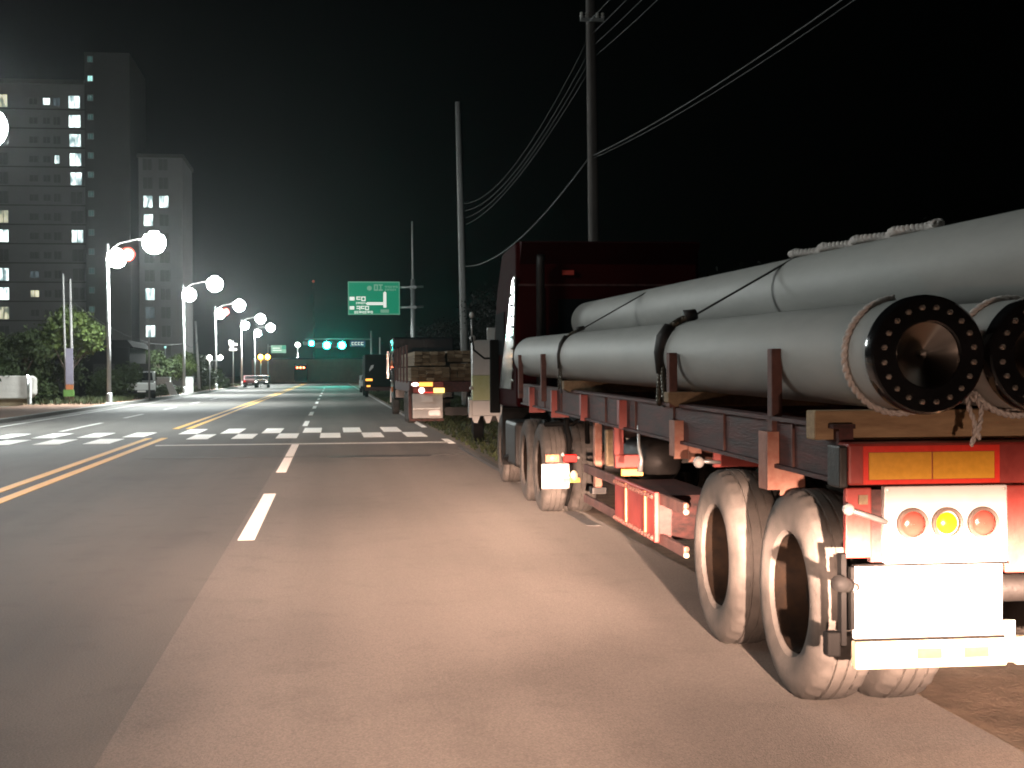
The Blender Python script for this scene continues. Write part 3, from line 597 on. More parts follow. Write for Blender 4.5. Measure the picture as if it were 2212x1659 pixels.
# ------------------------------------------------------------------ wheels
TR, TW = .51, .28
def tyre_mb(seg=96):
    h = TW / 2
    prof = [(-h + .05, .285), (-h + .005, .31), (-h - .012, .37), (-h - .010, .43), (-h + .008, .475), (-h + .022, .498), (-h + .045, .508), (-h + .075, .512), (-h + .078, .500), (-h + .088, .500), (-h + .091, .513),
            (-.008, .514), (-.005, .502), (.005, .502), (.008, .514), (h - .091, .513), (h - .088, .500), (h - .078, .500), (h - .075, .512), (h - .045, .508), (h - .022, .498), (h - .008, .475), (h + .010, .43), (h + .012, .37), (h - .005, .31), (h - .05, .285)]
    def notch(k, j, a, r):
        if k % 3 == 0 and j in (5, 6, 7, 18, 19, 20): r -= .012
        return a, r
    return MB().lathe(prof, (0, 0, 0), 'x', seg, notch)
def wheel_pair(parent, x, y, first=[None], label=None, rz=0, rim=True):
    if first[0] is None:
        # outer rim: dished disc set back inside the tyre
        w = MB().lathe([(-.10, .292), (-.115, .285), (-.09, .272), (.08, .262), (.12, .24), (.125, .18), (.09, .13), (.06, .115), (.0, .11), (-.015, .09), (-.02, .001)], (0, 0, 0), 'x', 40).build('wheel', M['rim'], parent, 30)
        tyre_mb().build('tyre', M['rubber'], w, 40)
        hb = MB()
        for k in range(10): a = 2 * math.pi * k / 10; hb.lathe([(-.0, .014), (-.04, .014), (-.045, .001)], (.10, .155 * math.cos(a), .155 * math.sin(a)), 'x', 6)
        hb.build('wheel_nuts', M['blacksteel'], w)
        first[0] = w
        w.location = (x, y, TR - .002); w.rotation_euler = (0, 0, rz); return w
    w = dup(first[0], (x, y, TR - .002), rz, parent); return w

# ------------------------------------------------------------------ the loaded semi-trailer
TX, TY, TA = 2.165, 5.55, -.0165
tr = thing('semi_trailer', (TX, TY, 0), 'red flatbed semi-trailer loaded with grey pipes, its lamp panel lit by headlights', 'trailer', rz=TA)
def zs(y): return .0085 * y
def rail(x0, x1, y0, y1, z0, z1): # sloping box
    return MB().hexa([(x0, y0, z0 + zs(y0)), (x1, y0, z0 + zs(y0)), (x0, y1, z0 + zs(y1)), (x1, y1, z0 + zs(y1)), (x0, y0, z1 + zs(y0)), (x1, y0, z1 + zs(y0)), (x0, y1, z1 + zs(y1)), (x1, y1, z1 + zs(y1))])
B(.01, 2.49, 0, .14, 1.11, 1.29).build('rear_beam', M['redpaint'], tr, bevel=.012)
B(-.03, .008, -.005, .15, 1.10, 1.28).build('beam_end_cap', M['blacksteel'], tr, bevel=.008)
for x0, x1 in ((.10, .378), (.384, .66), (1.84, 2.118), (2.124, 2.40)):
    p = B(x0 - .0, x1 + .0, -.006, -.001, 1.135, 1.25).build('reflector_plate', M['refl_y'], tr)
for x0, x1 in ((.075, .685), (1.815, 2.425)):
    B(x0, x1, -.004, -.001, 1.252, 1.278).box(x0, x1, -.004, -.001, 1.115, 1.133).box(x0, x0 + .023, -.004, -.001, 1.1331, 1.2519).box(x1 - .023, x1, -.004, -.001, 1.1331, 1.2519).build('reflector_border', M['refl_r'], tr)
for s in (0, 1):
    mx = (lambda x: x) if not s else (lambda x: 2.5 - x)
    def bx(a, b, *r): a, b = mx(a), mx(b); return B(min(a, b), max(a, b), *r)
    lp = bx(.165, .715, -.012, .03, .775, 1.105).build('lamp_panel', M['white'], tr, bevel=.006)
    for x, m in ((.285, 'lens_r'), (.44, 'lens_y'), (.60, 'lens_r')):
        rg = MB().lathe([(0, .069), (-.022, .069), (-.026, .064), (-.022, .054), (0, .054)], (mx(x), -.012, .945), 'y', 32).build('lamp_ring', M['lens_ring'], lp, 40)
        rr = .054 if m == 'lens_r' else .047
        MB().lathe([(-.026, .001), (-.024, rr * .6), (-.016, rr * .92), (-.006, rr)], (mx(x), -.012, .945), 'y', 32).build('lamp_lens', M[m], rg, True)
    for x, z in ((.18, 1.09), (.70, 1.09), (.18, .79), (.70, .79)): MB().lathe([(0, .006), (-.004, .005), (-.005, .001)], (mx(x), -.012, z), 'y', 8).build('screw', M['bolt'], lp)
    bx(.0, .115, .005, .04, .80, 1.10).build('bracket_plate', M['redpaint'], tr, bevel=.006)
    bx(.055, .095, -.004, .004, 1.03, 1.07).build('slot', M['wood2'], tr)
    bx(.115, .164, .02, .06, .78, 1.09).build('bracket_gap', M['darkred'], tr)
    bx(.03, .70, .0, .02, .455, .765).build('number_board', M['white'], tr, bevel=.008)
    bx(.012, .0285, -.022, .012, .50, .765).build('board_edge_strip', M['blackrubber'], tr)
    bx(.03, .72, -.016, .016, .7655, .7745).build('board_top_seam', M['blackrubber'], tr); bx(.03, .70, -.02, -.008, .4485, .4549).build('board_bottom_seam', M['blackrubber'], tr)
    bx(-.022, .0, .0, .05, .43, .82).build('hanging_strap', M['blackrubber'], tr)
    bx(-.09, -.03, -.02, .05, .385, .49).build('bumper_end_block', M['blackrubber'], tr, bevel=.01)
    bx(.72, .86, .02, 1.0, .72, 1.10).build('frame_horn', M['redpaint'], tr, bevel=.01)
    # stalk marker lamps
    MB().tube([(mx(.17), -.02, .955), (mx(.08), -.05, .985), (mx(-.015), -.07, 1.015)], .012, 8).build('marker_stalk', M['galv'], tr, True)
    MB().ball((mx(-.02), -.08, 1.018), .026, 12).build('marker_lamp', M['white'], tr, True)
    MB().tube([(mx(.04), -.01, .68), (mx(-.02), -.10, .695), (mx(-.06), -.16, .71)], [.018, .017, .016], 8).build('marker_stalk', M['white'], tr, True)
    MB().tube([(mx(-.05), -.15, .71), (mx(-.13), -.26, .738)], [.030, .034], 12).build('rubber_bumper_tip', M['blackrubber'], tr, True)
for x0, x1 in ((.03, .705), (.745, 1.755), (1.795, 2.47)):
    bu = B(x0, x1, -.03, .03, .33, .448).build('underrun_bumper', M['cream'], tr, bevel=.008)
    k = 0; x = x0 + .27
    while x < x1 - .1:
        B(x, min(x + .11, x1 - .02), -.0345, -.0305, .37, .415).build('orange_reflector', M['refl_o'], bu); x += .21
B(.70, .75, -.01, .02, .34, .52).box(1.75, 1.80, -.01, .02, .34, .52).build('bumper_hinge', M['galv'], tr)
MB().tube([(.20, .62, .42), (.20, .1, .42)], .03, 8).tube([(2.3, .62, .42), (2.3, .1, .42)], .03, 8).build('bumper_strut', M['blacksteel'], tr)
# frame
for s in (0, 1):
    xs = (0.0, .09) if not s else (2.41, 2.5)
    r1 = rail(xs[0] + .025, xs[1], .15, 11.4, 1.13, 1.345); r1.build('side_rail_web', M['darkred'], tr)
    rail(xs[0], xs[1] + .01, .15, 11.4, 1.3451, 1.365).build('side_rail_flange', M['darkred'], tr)
    rail(xs[0], xs[1] + .01, .15, 11.4, 1.11, 1.1299).build('side_rail_flange', M['darkred'], tr)
    k = 0
    for i in range(9):
        y = .75 + i * 1.23
        MB().box(xs[0] + .012, xs[0] + .024, y, y + .02, 1.131 + zs(y), 1.344 + zs(y)).build('rail_stiffener', M['redrust'], tr) if not s else None
    B(.68 + s * .94, .72 + s * .94 + .1, .15, 9.3, .93, 1.2).build('main_beam', M['redrust'], tr)
for i in range(12):
    y = .4 + i * .95
    B(.10, 2.40, y, y + .08, 1.2 + zs(y), 1.30 + zs(y)).build('cross_member', M['darkred'], tr)
B(.10, 2.40, .16, 11.3, 1.3455, 1.352).build('deck_plate', M['blacksteel'], tr) if False else None
for sx in (0, 2.47):
    for y, z0, z1, off in ((1.07, 1.28, 1.705, .0), (3.05, 1.37, 1.70, .06), (8.52, 1.30, 1.73, .14), (10.32, 1.30, 1.73, .16)):
        B(sx - (off if sx == 0 else -off), sx + .055 - (off if sx == 0 else -off), y - .04, y + .04, z0, z1 + zs(y) * .9).build('stake_post', M['redrust'], tr, bevel=.006)
for sx, d in ((0, -1), (2.5, 1)):
    for y, z0, z1, m in ((1.07, 1.0, 1.29, 'orange_rail'), (3.05, 1.03, 1.26, 'orange_rail'), (4.86, 1.15, 1.34, 'redpaint'), (6.66, 1.15, 1.34, 'redpaint'), (8.52, 1.12, 1.34, 'redpaint'), (10.32, 1.12, 1.34, 'redpaint')):
        xa, xb = sorted((sx + d * .035, sx - d * .05)); wv = .075 if z0 < 1.1 else .045
        MB().box(xa, xb, y - wv, y - wv + .012, z0 + zs(y), z1 + zs(y)).box(xa, xb, y + wv - .012, y + wv, z0 + zs(y), z1 + zs(y)).box(xa if d < 0 else xb - .012, (xa + .012) if d < 0 else xb, y - wv + .0121, y + wv - .0121, z0 + zs(y), z1 + zs(y)).box(xa, xb + .10 if d<0 else xb, y - wv + .013, y - wv + .022, z0 + .01, z1 - .01).build('stake_pocket', M[m], tr)
# rear-facing bracket plates below the rail (red and orange)
B(.03, .16, 1.0, 1.012, .98, 1.29).build('gusset_plate', M['orange_rail'], tr, bevel=.003)
B(.05, .22, 2.95, 2.97, 1.02, 1.28).build('gusset_plate', M['orange_rail'], tr, bevel=.003)
B(.08, .42, 2.45, 2.48, 1.02, 1.13).build('mudguard_plate', M['redpaint'], tr, bevel=.004)
MB().tube([(.12, 2.45, 1.05), (.0, 2.42, 1.06)], .012, 8).build('marker_stalk', M['galv'], tr, True)
MB().ball((-.02, 2.42, 1.055), .035, 12).build('marker_lamp', M['white'], tr, True)
# wheels: two tandem axles with dual tyres
for y in (.89, 2.27):
    for x, rz in ((.17, 0), (.51, 0), (1.99, math.pi), (2.33, math.pi)): wheel_pair(tr, x, y, rz=rz)
    MB().tube([(.2, y, .51), (2.3, y, .51)], .07, 12).build('axle', M['blacksteel'], tr, True)
    for x in (.78, 1.66): 
        for k in range(4): B(x, x + .08, y - .55 + k * .1, y + .55 - k * .1, .62 + k * .03, .645 + k * .03).build('leaf_spring', M['blacksteel'], tr)
# side guards
for (ya, yb, za, zb, m) in ((3.1, 7.0, .665, .745, 'redrust'), (3.1, 7.0, .385, .46, 'redrust')):
    for sx in (.05, 2.41):
        B(sx, sx + .035, ya, yb, za + .0, zb + .0).build('side_guard_rail', M[m], tr, bevel=.006)
        for k, yy in enumerate((ya - .03, ya - .03)): MB().tube([(sx + .0175, ya - .02, (za + zb) / 2 - .02 + .04 * k), (sx + .0175, ya + .01, (za + zb) / 2 - .02 + .04 * k)], .018, 8).build('rail_end_cap', M['orange_rail' if k else 'cream'], tr)
tb = B(.01, .045, 3.78, 5.25, .40, .755).build('toolbox_panel', M['redpaint'], tr, bevel=.008)
for y in (4.05, 4.75): B(-.003, .009, y, y + .035, .44, .74).build('panel_rib', M['refl_o'], tb)
for z in (.41, .70):
    for k in range(15):
        if k == 0 and z < .5: rv0 = MB().ball((0, 0, 0), .019, 8).build('rivet', M['redrust'], tb, True); q = rv0
        else: q = rv0.copy(); COL.objects.link(q)
        q.location = (.004, 3.84 + k * .098, z + .02)
B(.046, .5, 3.80, 5.23, .42, .73).build('toolbox', M['darkred'], tr)
# landing gear, brackets, tank behind
for x in (.16, 2.28):
    B(x, x + .07, 7.0, 7.10, .52, 1.2).build('landing_leg', M['orange_rail'], tr, bevel=.008); B(x - .03, x + .10, 6.97, 7.15, .46, .52).build('landing_foot', M['blacksteel'], tr)
MB().tube([(.24, 7.05, .75), (.35, 6.6, 1.2)], .03, 8).build('leg_brace', M['redrust'], tr)
B(.08, .16, 5.62, 5.68, .9, 1.16).build('hanger_bracket', M['redpaint'], tr, bevel=.004)
B(.08, .31, 5.58, 5.66, .80, .91).build('lamp_box', M['redpaint'], tr, bevel=.006)
B(.13, .31, 5.56, 5.59, .735, .79).build('amber_reflector', M['amber_glow'], tr)  # glow put in for light the reflector returns
B(.10, .2, 6.1, 6.2, .78, 1.1).build('valve_box', M['wood2'], tr, bevel=.02)
MB().lathe([(-.5, .001), (-.48, .15), (-.42, .19), (.42, .19), (.48, .15), (.5, .001)], (.55, 6.4, .82), 'y', 20).build('air_tank', M['blacksteel'], tr, True)
MB().tube([(.03, 4.4, 1.2), (.02, 4.35, 1.05), (.03, 4.3, .95), (.02, 4.32, .86)], [.01, .012, .014, .024], 8).build('hanging_hose', M['galv'], tr, True)
MB().lathe([(-.14, .25), (-.14, .49), (-.1, .51), (.1, .51), (.14, .49), (.14, .25)], (1.2, 7.9, .85), 'z', 32).build('spare_tyre', M['rubber'], tr, 40)

def lw(x, y, z):  # trailer-local to world
    c, s = math.cos(TA), math.sin(TA); return (TX + x * c - y * s, TY + x * s + y * c, z)
# timber under and behind the pipes
t = B(-.06, 2.5, .22, .34, 1.295, 1.425).build('timber_beam', M['wood'], None, bevel=.008); t.location = (TX, TY, 0); t.rotation_euler = (0, 0, TA)
tag(t, 'pale timber beam lying across the trailer end under the pipe flanges', 'timber beam', 'timber beams under the pipes')
for y, z0, z1, lab in ((3.0, 1.375, 1.47, 'brown timber beam sticking out beside the second stake post'), (7.4, 1.41, 1.52, 'timber beam under the front half of the pipes')):
    t = MB().prism([(-.07, z0 + .03), (-.02, z0), (2.5, z0), (2.5, z1), (-.07, z1)], y, y + .13, 'y').build('timber_beam', M['wood2'], None, bevel=.006); t.location = (TX, TY, 0); t.rotation_euler = (0, 0, TA)
    tag(t, lab, 'timber beam', 'timber beams under the pipes')
# pipes
PR = .24; PA = -.002
pz0 = 1.665; slope = .0118; pax = -.002
def pipe(x, z, r, label, flange=True, y0=5.4, L=11.1):
    t = thing('steel_pipe', (x, y0, z), label, 'pipe', 'grey pipes stacked on the trailer'); t.rotation_euler = (math.atan(slope), 0, .0022)
    MB().lathe([(L, r - .03), (L, r - .008), (L - .012, r), (L * .75, r), (L * .5, r), (L * .25, r), (.10, r), (.085, r * .985)], (0, 0, 0), 'y', 72).build('pipe_body', M['pipe'], t, 30)
    MB().lathe([(.2, r - .03), (L, r - .03)], (0, 0, 0), 'y', 48).lathe([(L - .2, .001), (L - .2, r - .03)], (0, 0, 0), 'y', 48).build('inner_wall', M['blacksteel'], t, 30)
    fl = MB().lathe([(.085, r * .9), (.080, r * 1.03), (.072, r * 1.05), (.022, r * 1.05), (.008, r * 1.035), (0, r * 1.0), (0, r * .60), (.006, r * .575), (.012, r * .57)], (0, 0, 0), 'y', 80).build('end_cap', M['flange'], t, 25)
    MB().lathe([(.012, r * .57), (.016, r * .565), (.075, .030), (.080, .024), (.085, .001)], (0, 0, 0), 'y', 80).build('cone', M['cone'], fl, 25)
    for k in range(20):
        a = 2 * math.pi * (k + .5) / 20
        bm_ = MB().lathe([(0, .012), (-.006, .0125), (-.009, .012), (-.012, .008), (-.012, .001)], (r * .83 * math.cos(a), 0, r * .83 * math.sin(a)), 'y', 6)
        bm_.build('bolt', M['bolt'], fl, 20)
    return t
XP = [2.47, 2.99, 3.51, 4.03]
for i, (x, lab) in enumerate(zip(XP, ('lower left grey pipe with a black bolted end cap, nearest the road', 'second grey pipe of the lower row, its black cap cut by the frame', 'third grey pipe of the lower row, mostly hidden', 'fourth grey pipe of the lower row, farthest from the road'))):
    pipe(x, pz0, PR, lab)
for x, lab in ((3.25, 'upper grey pipe lying on the lower row, nearest the road'), (3.77, 'second upper grey pipe, behind the first one')):
    pipe(x, pz0 + .437, PR, lab, y0=4.95, L=11.9)
# ropes round the pipe ends
def ring(cx, cy, cz, r, rr, a0, a1, n=60, wob=.004, tilt=0):
    return [(cx + r * math.cos(a0 + (a1 - a0) * i / n), cy + tilt * math.sin(a0 + (a1 - a0) * i / n) + random.uniform(-wob, wob), cz + r * math.sin(a0 + (a1 - a0) * i / n)) for i in range(n + 1)]
def rope(paths, rr, label, m='rope', name='rope', group='white ropes round the pipe ends'):
    b = MB()
    for p in paths:
        P = [Vector(q) for q in p]
        # two twisted strands
        L = 0; acc = [0]
        for i in range(1, len(P)): L += (P[i] - P[i - 1]).length; acc.append(L)
        n = max(12, int(L / .008)); fine = []
        for k in range(n + 1):
            s = L * k / n; j = max(i for i in range(len(acc)) if acc[i] <= s + 1e-9); j = min(j, len(P) - 2)
            fine.append(P[j].lerp(P[j + 1], (s - acc[j]) / max(1e-6, acc[j + 1] - acc[j])))
        for ph in (0, math.pi):
            st = []
            for k, q in enumerate(fine):
                d = (fine[min(k + 1, n)] - fine[max(k - 1, 0)]).normalized(); u = d.cross(Vector((.3, 1, .2))).normalized(); w = d.cross(u); a = ph + L * k / n / .011
                st.append(q + (u * math.cos(a) + w * math.sin(a)) * rr * .45)
            b.tube(st, rr * .62, 6)
    return tag(b.build(name, M[m], None, True), label, 'rope', group)
yr = 5.70
rope([ring(XP[0], yr, pz0, PR + .014, 0, R(95), R(330), tilt=.0)], .015, 'white rope looped round the capped end of the nearest pipe')
rope([ring(XP[1], yr + .02, pz0, PR + .014, 0, R(60), R(330)), ring(XP[1], yr - .06, pz0 - .015, PR + .012, 0, R(215), R(300))], .015, 'white rope looped round the second pipe at the frame edge')
rope([[(2.655, 5.44, 1.495), (2.645, 5.40, 1.44), (2.66, 5.38, 1.38), (2.655, 5.37, 1.33), (2.635, 5.36, 1.285)], [(2.695, 5.45, 1.51), (2.70, 5.40, 1.44), (2.685, 5.38, 1.38), (2.665, 5.365, 1.335), (2.672, 5.36, 1.31)]], .011, 'short knotted white rope hanging between the first two pipe ends')
pts = []
for i in range(28):
    y = 6.95 + i * .082; pts.append((3.25 + .05 * math.sin(i * .9) - .03, y, pz0 + .437 + PR + .022 + slope * (y - 5)))
rope([pts, [(p[0] + .03, p[1] + .02, p[2] + .018 * math.sin(k)) for k, p in enumerate(pts)]], .026, 'thick knotted pale rope lying along the top of the upper pipe', group=None)
# load straps over the stack
def strap(y, label, binder):
    t = thing('load_strap', (0, y, 0), label, 'strap', 'black straps over the pipe load')
    dz = slope * (y - 5.4); z0 = pz0 + dz
    path = []
    path.append((2.235, 1.33 + zs(y - 5.5)))
    for a in (178, 165, 150, 135, 122): path.append((XP[0] + (PR + .008) * math.cos(R(a)), z0 + (PR + .008) * math.sin(R(a))))
    for a in (126, 110, 90, 75): path.append((3.25 + (PR + .008) * math.cos(R(a)), z0 + .437 + (PR + .008) * math.sin(R(a))))
    for a in (100, 80, 60, 50): path.append((3.77 + (PR + .008) * math.cos(R(a)), z0 + .437 + (PR + .008) * math.sin(R(a))))
    for a in (50, 30, 10, 0): path.append((XP[3] + (PR + .008) * math.cos(R(a)), z0 + (PR + .008) * math.sin(R(a))))
    path.append((4.62, 1.33))
    b = MB(); ww = .030
    for (xa, za), (xb, zb) in zip(path[:-1], path[1:]):
        d = Vector((xb - xa, 0, zb - za)).normalized(); nrm = Vector((-d.z, 0, d.x)) * .005
        A = Vector((xa, 0, za)); Bq = Vector((xb, 0, zb))
        vs = []
        for q in (-nrm, nrm):
            for yy in (-ww, ww):
                for P_ in (A, Bq): vs.append(P_ + q + Vector((0, yy, 0)))
        b.hexa(vs)
    b.build('webbing', M['strap'], t)
    # chain part and binder on the road side
    ch = MB()
    n = 22
    for i in range(n):
        u = i / (n - 1); a = R(182 - 80 * u) ; r = PR + .022
        c = Vector((XP[0] + r * math.cos(a), random.uniform(-.008, .008), z0 + r * math.sin(a)))
        ch.ball(tuple(c), .017 * binder, 8, 1, 1.2, 1)
    for i in range(14):
        u = i / 13; ch.ball((2.222 - .01 * u, -.012 * math.sin(u * 5), z0 + .02 - .33 * u), .015 * binder, 8, 1, 1, 1.25)
        ch.ball((2.225 - .01 * u, -.10 * u - .02, z0 + .02 - .30 * u), .013 * binder, 8, 1, 1, 1.25)
    ch.build('chain', M['chain'], t, True)
    MB().tube([(XP[0] - .19, -.02, z0 + .20), (XP[0] - .235, -.03, z0 + .12), (2.21, -.03, z0 + .02), (2.205, -.04, z0 - .12)], [.024 * binder, .034 * binder, .028 * binder, .016 * binder], 8).build('load_binder', M['blacksteel'], t, True)
    MB().tube([(XP[0] - .08, 0, z0 + .262), (XP[0] - .0, 0, z0 + .285)], [.03 * binder, .02 * binder], 8).build('buckle', M['blacksteel'], t, True)
strap(9.05, 'black strap with a heavy chain binder over the middle of the pipes', 1.75)
strap(13.2, 'thinner black strap over the far part of the pipes near the cab', .9)

# ------------------------------------------------------------------ red tractor unit
tc = thing('tractor_truck', (TX, TY, 0), 'dark red tractor cab coupled to the pipe trailer', 'truck', rz=TA)
for y in (10.0, 11.32): 
    for x, rz in ((.17, 0), (.51, 0), (1.99, math.pi), (2.33, math.pi)): wheel_pair(tc, x, y, rz=rz)
    MB().tube([(.2, y, .51), (2.3, y, .51)], .09, 12).build('axle', M['blacksteel'], tc, True)
for x, rz in ((.20, 0), (2.30, math.pi)): wheel_pair(tc, x, 14.3, rz=rz)
for x in (.82, 1.6): B(x, x + .08, 9.2, 14.8, .75, 1.0).build('chassis_beam', M['blacksteel'], tc)
B(.7, 1.8, 9.9, 11.0, 1.0, 1.12).build('fifth_wheel', M['blacksteel'], tc, bevel=.02)
prof = [(11.85, 1.15), (11.85, 3.24), (12.0, 3.30), (13.5, 3.28), (14.25, 2.75), (14.75, 1.9), (14.9, 1.2), (14.9, .5), (14.87, .45), (14.85, .45), (14.85, 1.1), (13.7, 1.15)]
cab = MB().prism([(11.85, 1.15), (11.85, 3.22), (12.0, 3.30), (13.5, 3.28), (14.25, 2.75), (14.75, 1.9), (14.9, 1.2), (13.7, 1.12)], .0, 2.42, 'x').build('cab', M['cabred'], tc, bevel=.05)
B(-.012, -.002, 13.2, 14.3, 1.85, 2.45).build('side_window', M['glass'], cab); B(2.422, 2.432, 13.2, 14.3, 1.85, 2.45).build('side_window', M['glass'], cab)
MB().prism([(11.80, 2.86), (11.92, 2.0), (12.3, 1.38), (13.7, 1.38), (12.75, 2.15), (12.05, 2.8)], -.03, -.004, 'x').build('fairing_highlight', M['chrome'], tc, bevel=.01)  # silver strip shaped as the lamp reflections on the cab side
for k in range(9): MB().ball((-.035, 11.9 + .03 * k, 1.5 + .14 * k), .022, 8).build('rivet', M['chrome'], tc, True)
B(.55, 1.85, 11.835, 11.849, 2.05, 2.55).build('rear_window', M['glass'], cab)
for z_ in (1.95, 2.72): B(.03, 2.39, 11.838, 11.849, z_, z_ + .025).build('panel_seam', M['darkred'], cab)
for x_ in (.35, 2.05): B(x_, x_ + .02, 11.838, 11.849, 1.2, 2.70).build('panel_seam', M['darkred'], cab)
MB().tube([(.30, 11.72, 1.1), (.30, 11.72, 2.95), (.30, 11.66, 3.1)], .055, 12).build('exhaust_stack', M['blacksteel'], tc, True)
MB().prism([(11.85, 3.0), (11.60, 3.26), (11.85, 3.30)], .05, 2.37, 'x').build('wind_deflector', M['cabred'], tc)
for x_ in (.9, 1.1, 1.3):
    MB().tube([(x_, 11.8, 1.7)] + [(x_ + .05 * math.sin(q), 11.6 - .02 * q, 1.65 - .05 * q + .05 * math.cos(q)) for q in [i_ * .7 for i_ in range(14)]] , .014, 6).build('air_hose', M['blackrubber'], tc, True)
B(.6, .75, 11.8, 11.84, 2.86, 2.92).build('cab_lamp', M['lens_r'], tc)
B(0.1, 2.32, 14.88, 14.98, .4, 1.1).build('front_bumper', M['white'], tc, bevel=.03)
B(.15, 2.27, 14.55, 14.62, 1.95, 2.6).build('windscreen', M['glass'], tc) if False else None
B(.0, .38, 13.55, 13.62, .3, 1.1).build('mudguard', M['blackrubber'], tc)
MB().prism([(13.6, 1.13), (13.7, .95), (13.75, .5), (13.68, .5), (13.62, .9), (13.52, 1.1)], 0, .4, 'x').build('wheel_arch', M['blackrubber'], tc)
B(-.13, .02, 13.98, 14.06, 1.02, 2.08).build('side_mirror', M['blackrubber'], tc, bevel=.02)
MB().tube([(0.05, 14.75, 1.82), (-.12, 14.95, 1.82), (-.27, 15.05, 1.95), (-.30, 15.05, 2.15)], .016, 8).build('mirror_arm', M['blackrubber'], tc, True)
MB().tube([(-.30, 15.05, 2.10), (-.30, 15.05, 2.42)], .010, 8).build('mirror_stalk', M['galv'], tc, True)
MB().ball((-.30, 15.05, 2.48), .038, 10, 1, 1, 1.3).build('marker_lamp', M['white'], tc, True)
mf = B(-.02, .29, 9.36, 9.39, .31, .585).build('white_mud_flap', M['white'], tc, bevel=.006)
B(.02, .17, 9.33, 9.36, .61, .69).build('lamp_housing', M['refl_o'], tc); MB().ball((.10, 9.325, .65), .037, 12, 1.2, .4, 1).build('yellow_lamp', M['yellow_glow'], tc, True)
B(.22, .37, 9.32, 9.36, .605, .69).build('red_lamp', M['red_glow'], tc, bevel=.008); MB().ball((.21, 9.31, .69), .024, 8).build('reflector', M['white'], tc, True); MB().ball((.385, 9.31, .655), .018, 8).build('reflector', M['white'], tc, True)
B(.22, .40, 9.30, 9.36, .38, .43).build('yellow_bracket', M['refl_y'], tc); MB().ball((.33, 9.29, .46), .045, 10, 1, .5, 1.3).build('reflector', M['cream'], tc, True)
MB().tube([(.28, 9.4, 1.18), (.26, 9.36, 1.0), (.29, 9.34, .85), (.28, 9.33, .7)], [.035, .03, .035, .03], 8).build('air_hose', M['blackrubber'], tc, True)
MB().tube([(.30, 9.33, .60), (.32, 9.32, .4), (.27, 9.33, .2), (.25, 9.35, .12)], .018, 8).build('hanging_strap', M['blackrubber'], tc, True)
MB().tube([(.05, 9.6, 1.05), (.04, 9.5, 1.02), (.36, 9.5, 1.02), (.5, 9.45, 1.15), (.52, 9.5, .8)], .028, 8).build('air_hose', M['blackrubber'], tc, True)
MB().tube([(.06, 13.0, .45), (.02, 13.2, .42)], .05, 8).build('step', M['blackrubber'], tc)
B(.02, .5, 12.2, 13.4, .35, .95).build('fuel_tank', M['blacksteel'], tc, bevel=.05)

# ------------------------------------------------------------------ white truck parked ahead of the red cab
wt = thing('white_truck', (3.14, 31, -.006), 'small white truck with a yellow-green band, parked ahead of the red cab', 'truck', rz=-.095)
B(.05, 1.95, 0, 3.4, 1.55, 2.36).build('cargo_box', M['white'], wt, bevel=.02)
B(.052, 1.948, .002, 3.4, .98, 1.549).build('yellow_green_band', M['ygreen'], wt)
B(-.02, 2.0, -.03, .03, .62, .98).build('tailgate', M['white'], wt, bevel=.02)
B(-.04, .04, -.06, 3.4, .58, 1.0).build('side_board', M['white'], wt, bevel=.015)
for i in range(7): MB().prism([(.02 + i * .28, .62), (.22 + i * .28, .62), (.16 + i * .28, .46), (.08 + i * .28, .46)], -.03, -.01, 'y').build('mud_flap', M['white'], wt)
B(.45, 1.9, 3.3, 3.42, 2.36, 2.75).build('headboard', M['white'], wt); B(.05, 1.95, 3.6, 5.2, .6, 2.3).build('cab', M['carwhite'], wt, bevel=.08)
MB().ball((.06, -.01, 2.4), .07, 10).build('marker_lamp', M['white'], wt, True); MB().ball((.02, -.05, 1.26), .045, 10).build('marker_lamp', M['white'], wt, True)
for x in (.18, 1.75):
    for y in (.7, 4.4):
        w_ = MB().lathe([(-.11, .19), (-.13, .3), (-.11, .345), (.11, .345), (.13, .3), (.11, .19)], (x, y, .345), 'x', 24).build('wheel', M['blackrubber'], wt, 40)
        MB().lathe([(-.08, .001), (-.06, .15), (-.09, .19), (.09, .19), (.06, .15), (.08, .001)], (x, y, .345), 'x', 20).build('rim', M['galv'], w_, 40)
B(.3, 1.7, .2, 3.3, .5, .62).build('chassis', M['blacksteel'], wt)

# ------------------------------------------------------------------ timber trailer further ahead
lt = thing('timber_trailer', (2.36, 42, -.006), 'trailer carrying timber, with red and amber tail lamps and reflectors set to glow', 'trailer')
B(0, 2.45, 0, 9.5, 1.02, 1.35).build('deck', M['darkred'], lt, bevel=.02)
B(.08, 1.05, -.06, -.0, 1.18, 1.34).build('rear_light_bar', M['redpaint'], lt)
B(.30, .72, -.08, -.061, 1.20, 1.33).build('amber_reflector', M['amber_glow'], lt)  # emission stands for headlight thrown back by the plate
MB().ball((.18, -.08, 1.265), .07, 12, 1.6, .4, .8).build('white_reflector', M['white_glow'], lt, True)  # reflector given a glow for the headlight it sends back
B(.12, 1.05, -.05, -.0, 1.0, 1.16).build('lamp_board', M['redpaint'], lt)
MB().ball((.38, -.07, 1.08), .09, 12, 1, .4, 1).build('tail_lamp', M['white_glow'], lt, True)
B(.75, 1.08, -.08, -.051, 1.0, 1.15).build('yellow_lamp', M['yellow_glow'], lt); B(.3, .74, -.075, -.051, .995, 1.03).build('red_lamp', M['red_glow'], lt)
pl = B(.10, 1.03, -.04, .0, .22, .98).build('rear_panel', M['tarp'], lt, bevel=.01)
B(.38, .72, -.06, -.041, .72, .90).build('number_plate', M['white'], pl); B(.10, .98, -.055, -.041, .50, .53).box(.60, .95, -.055, -.041, .30, .46).build('dented_strip', M['galv'], pl)
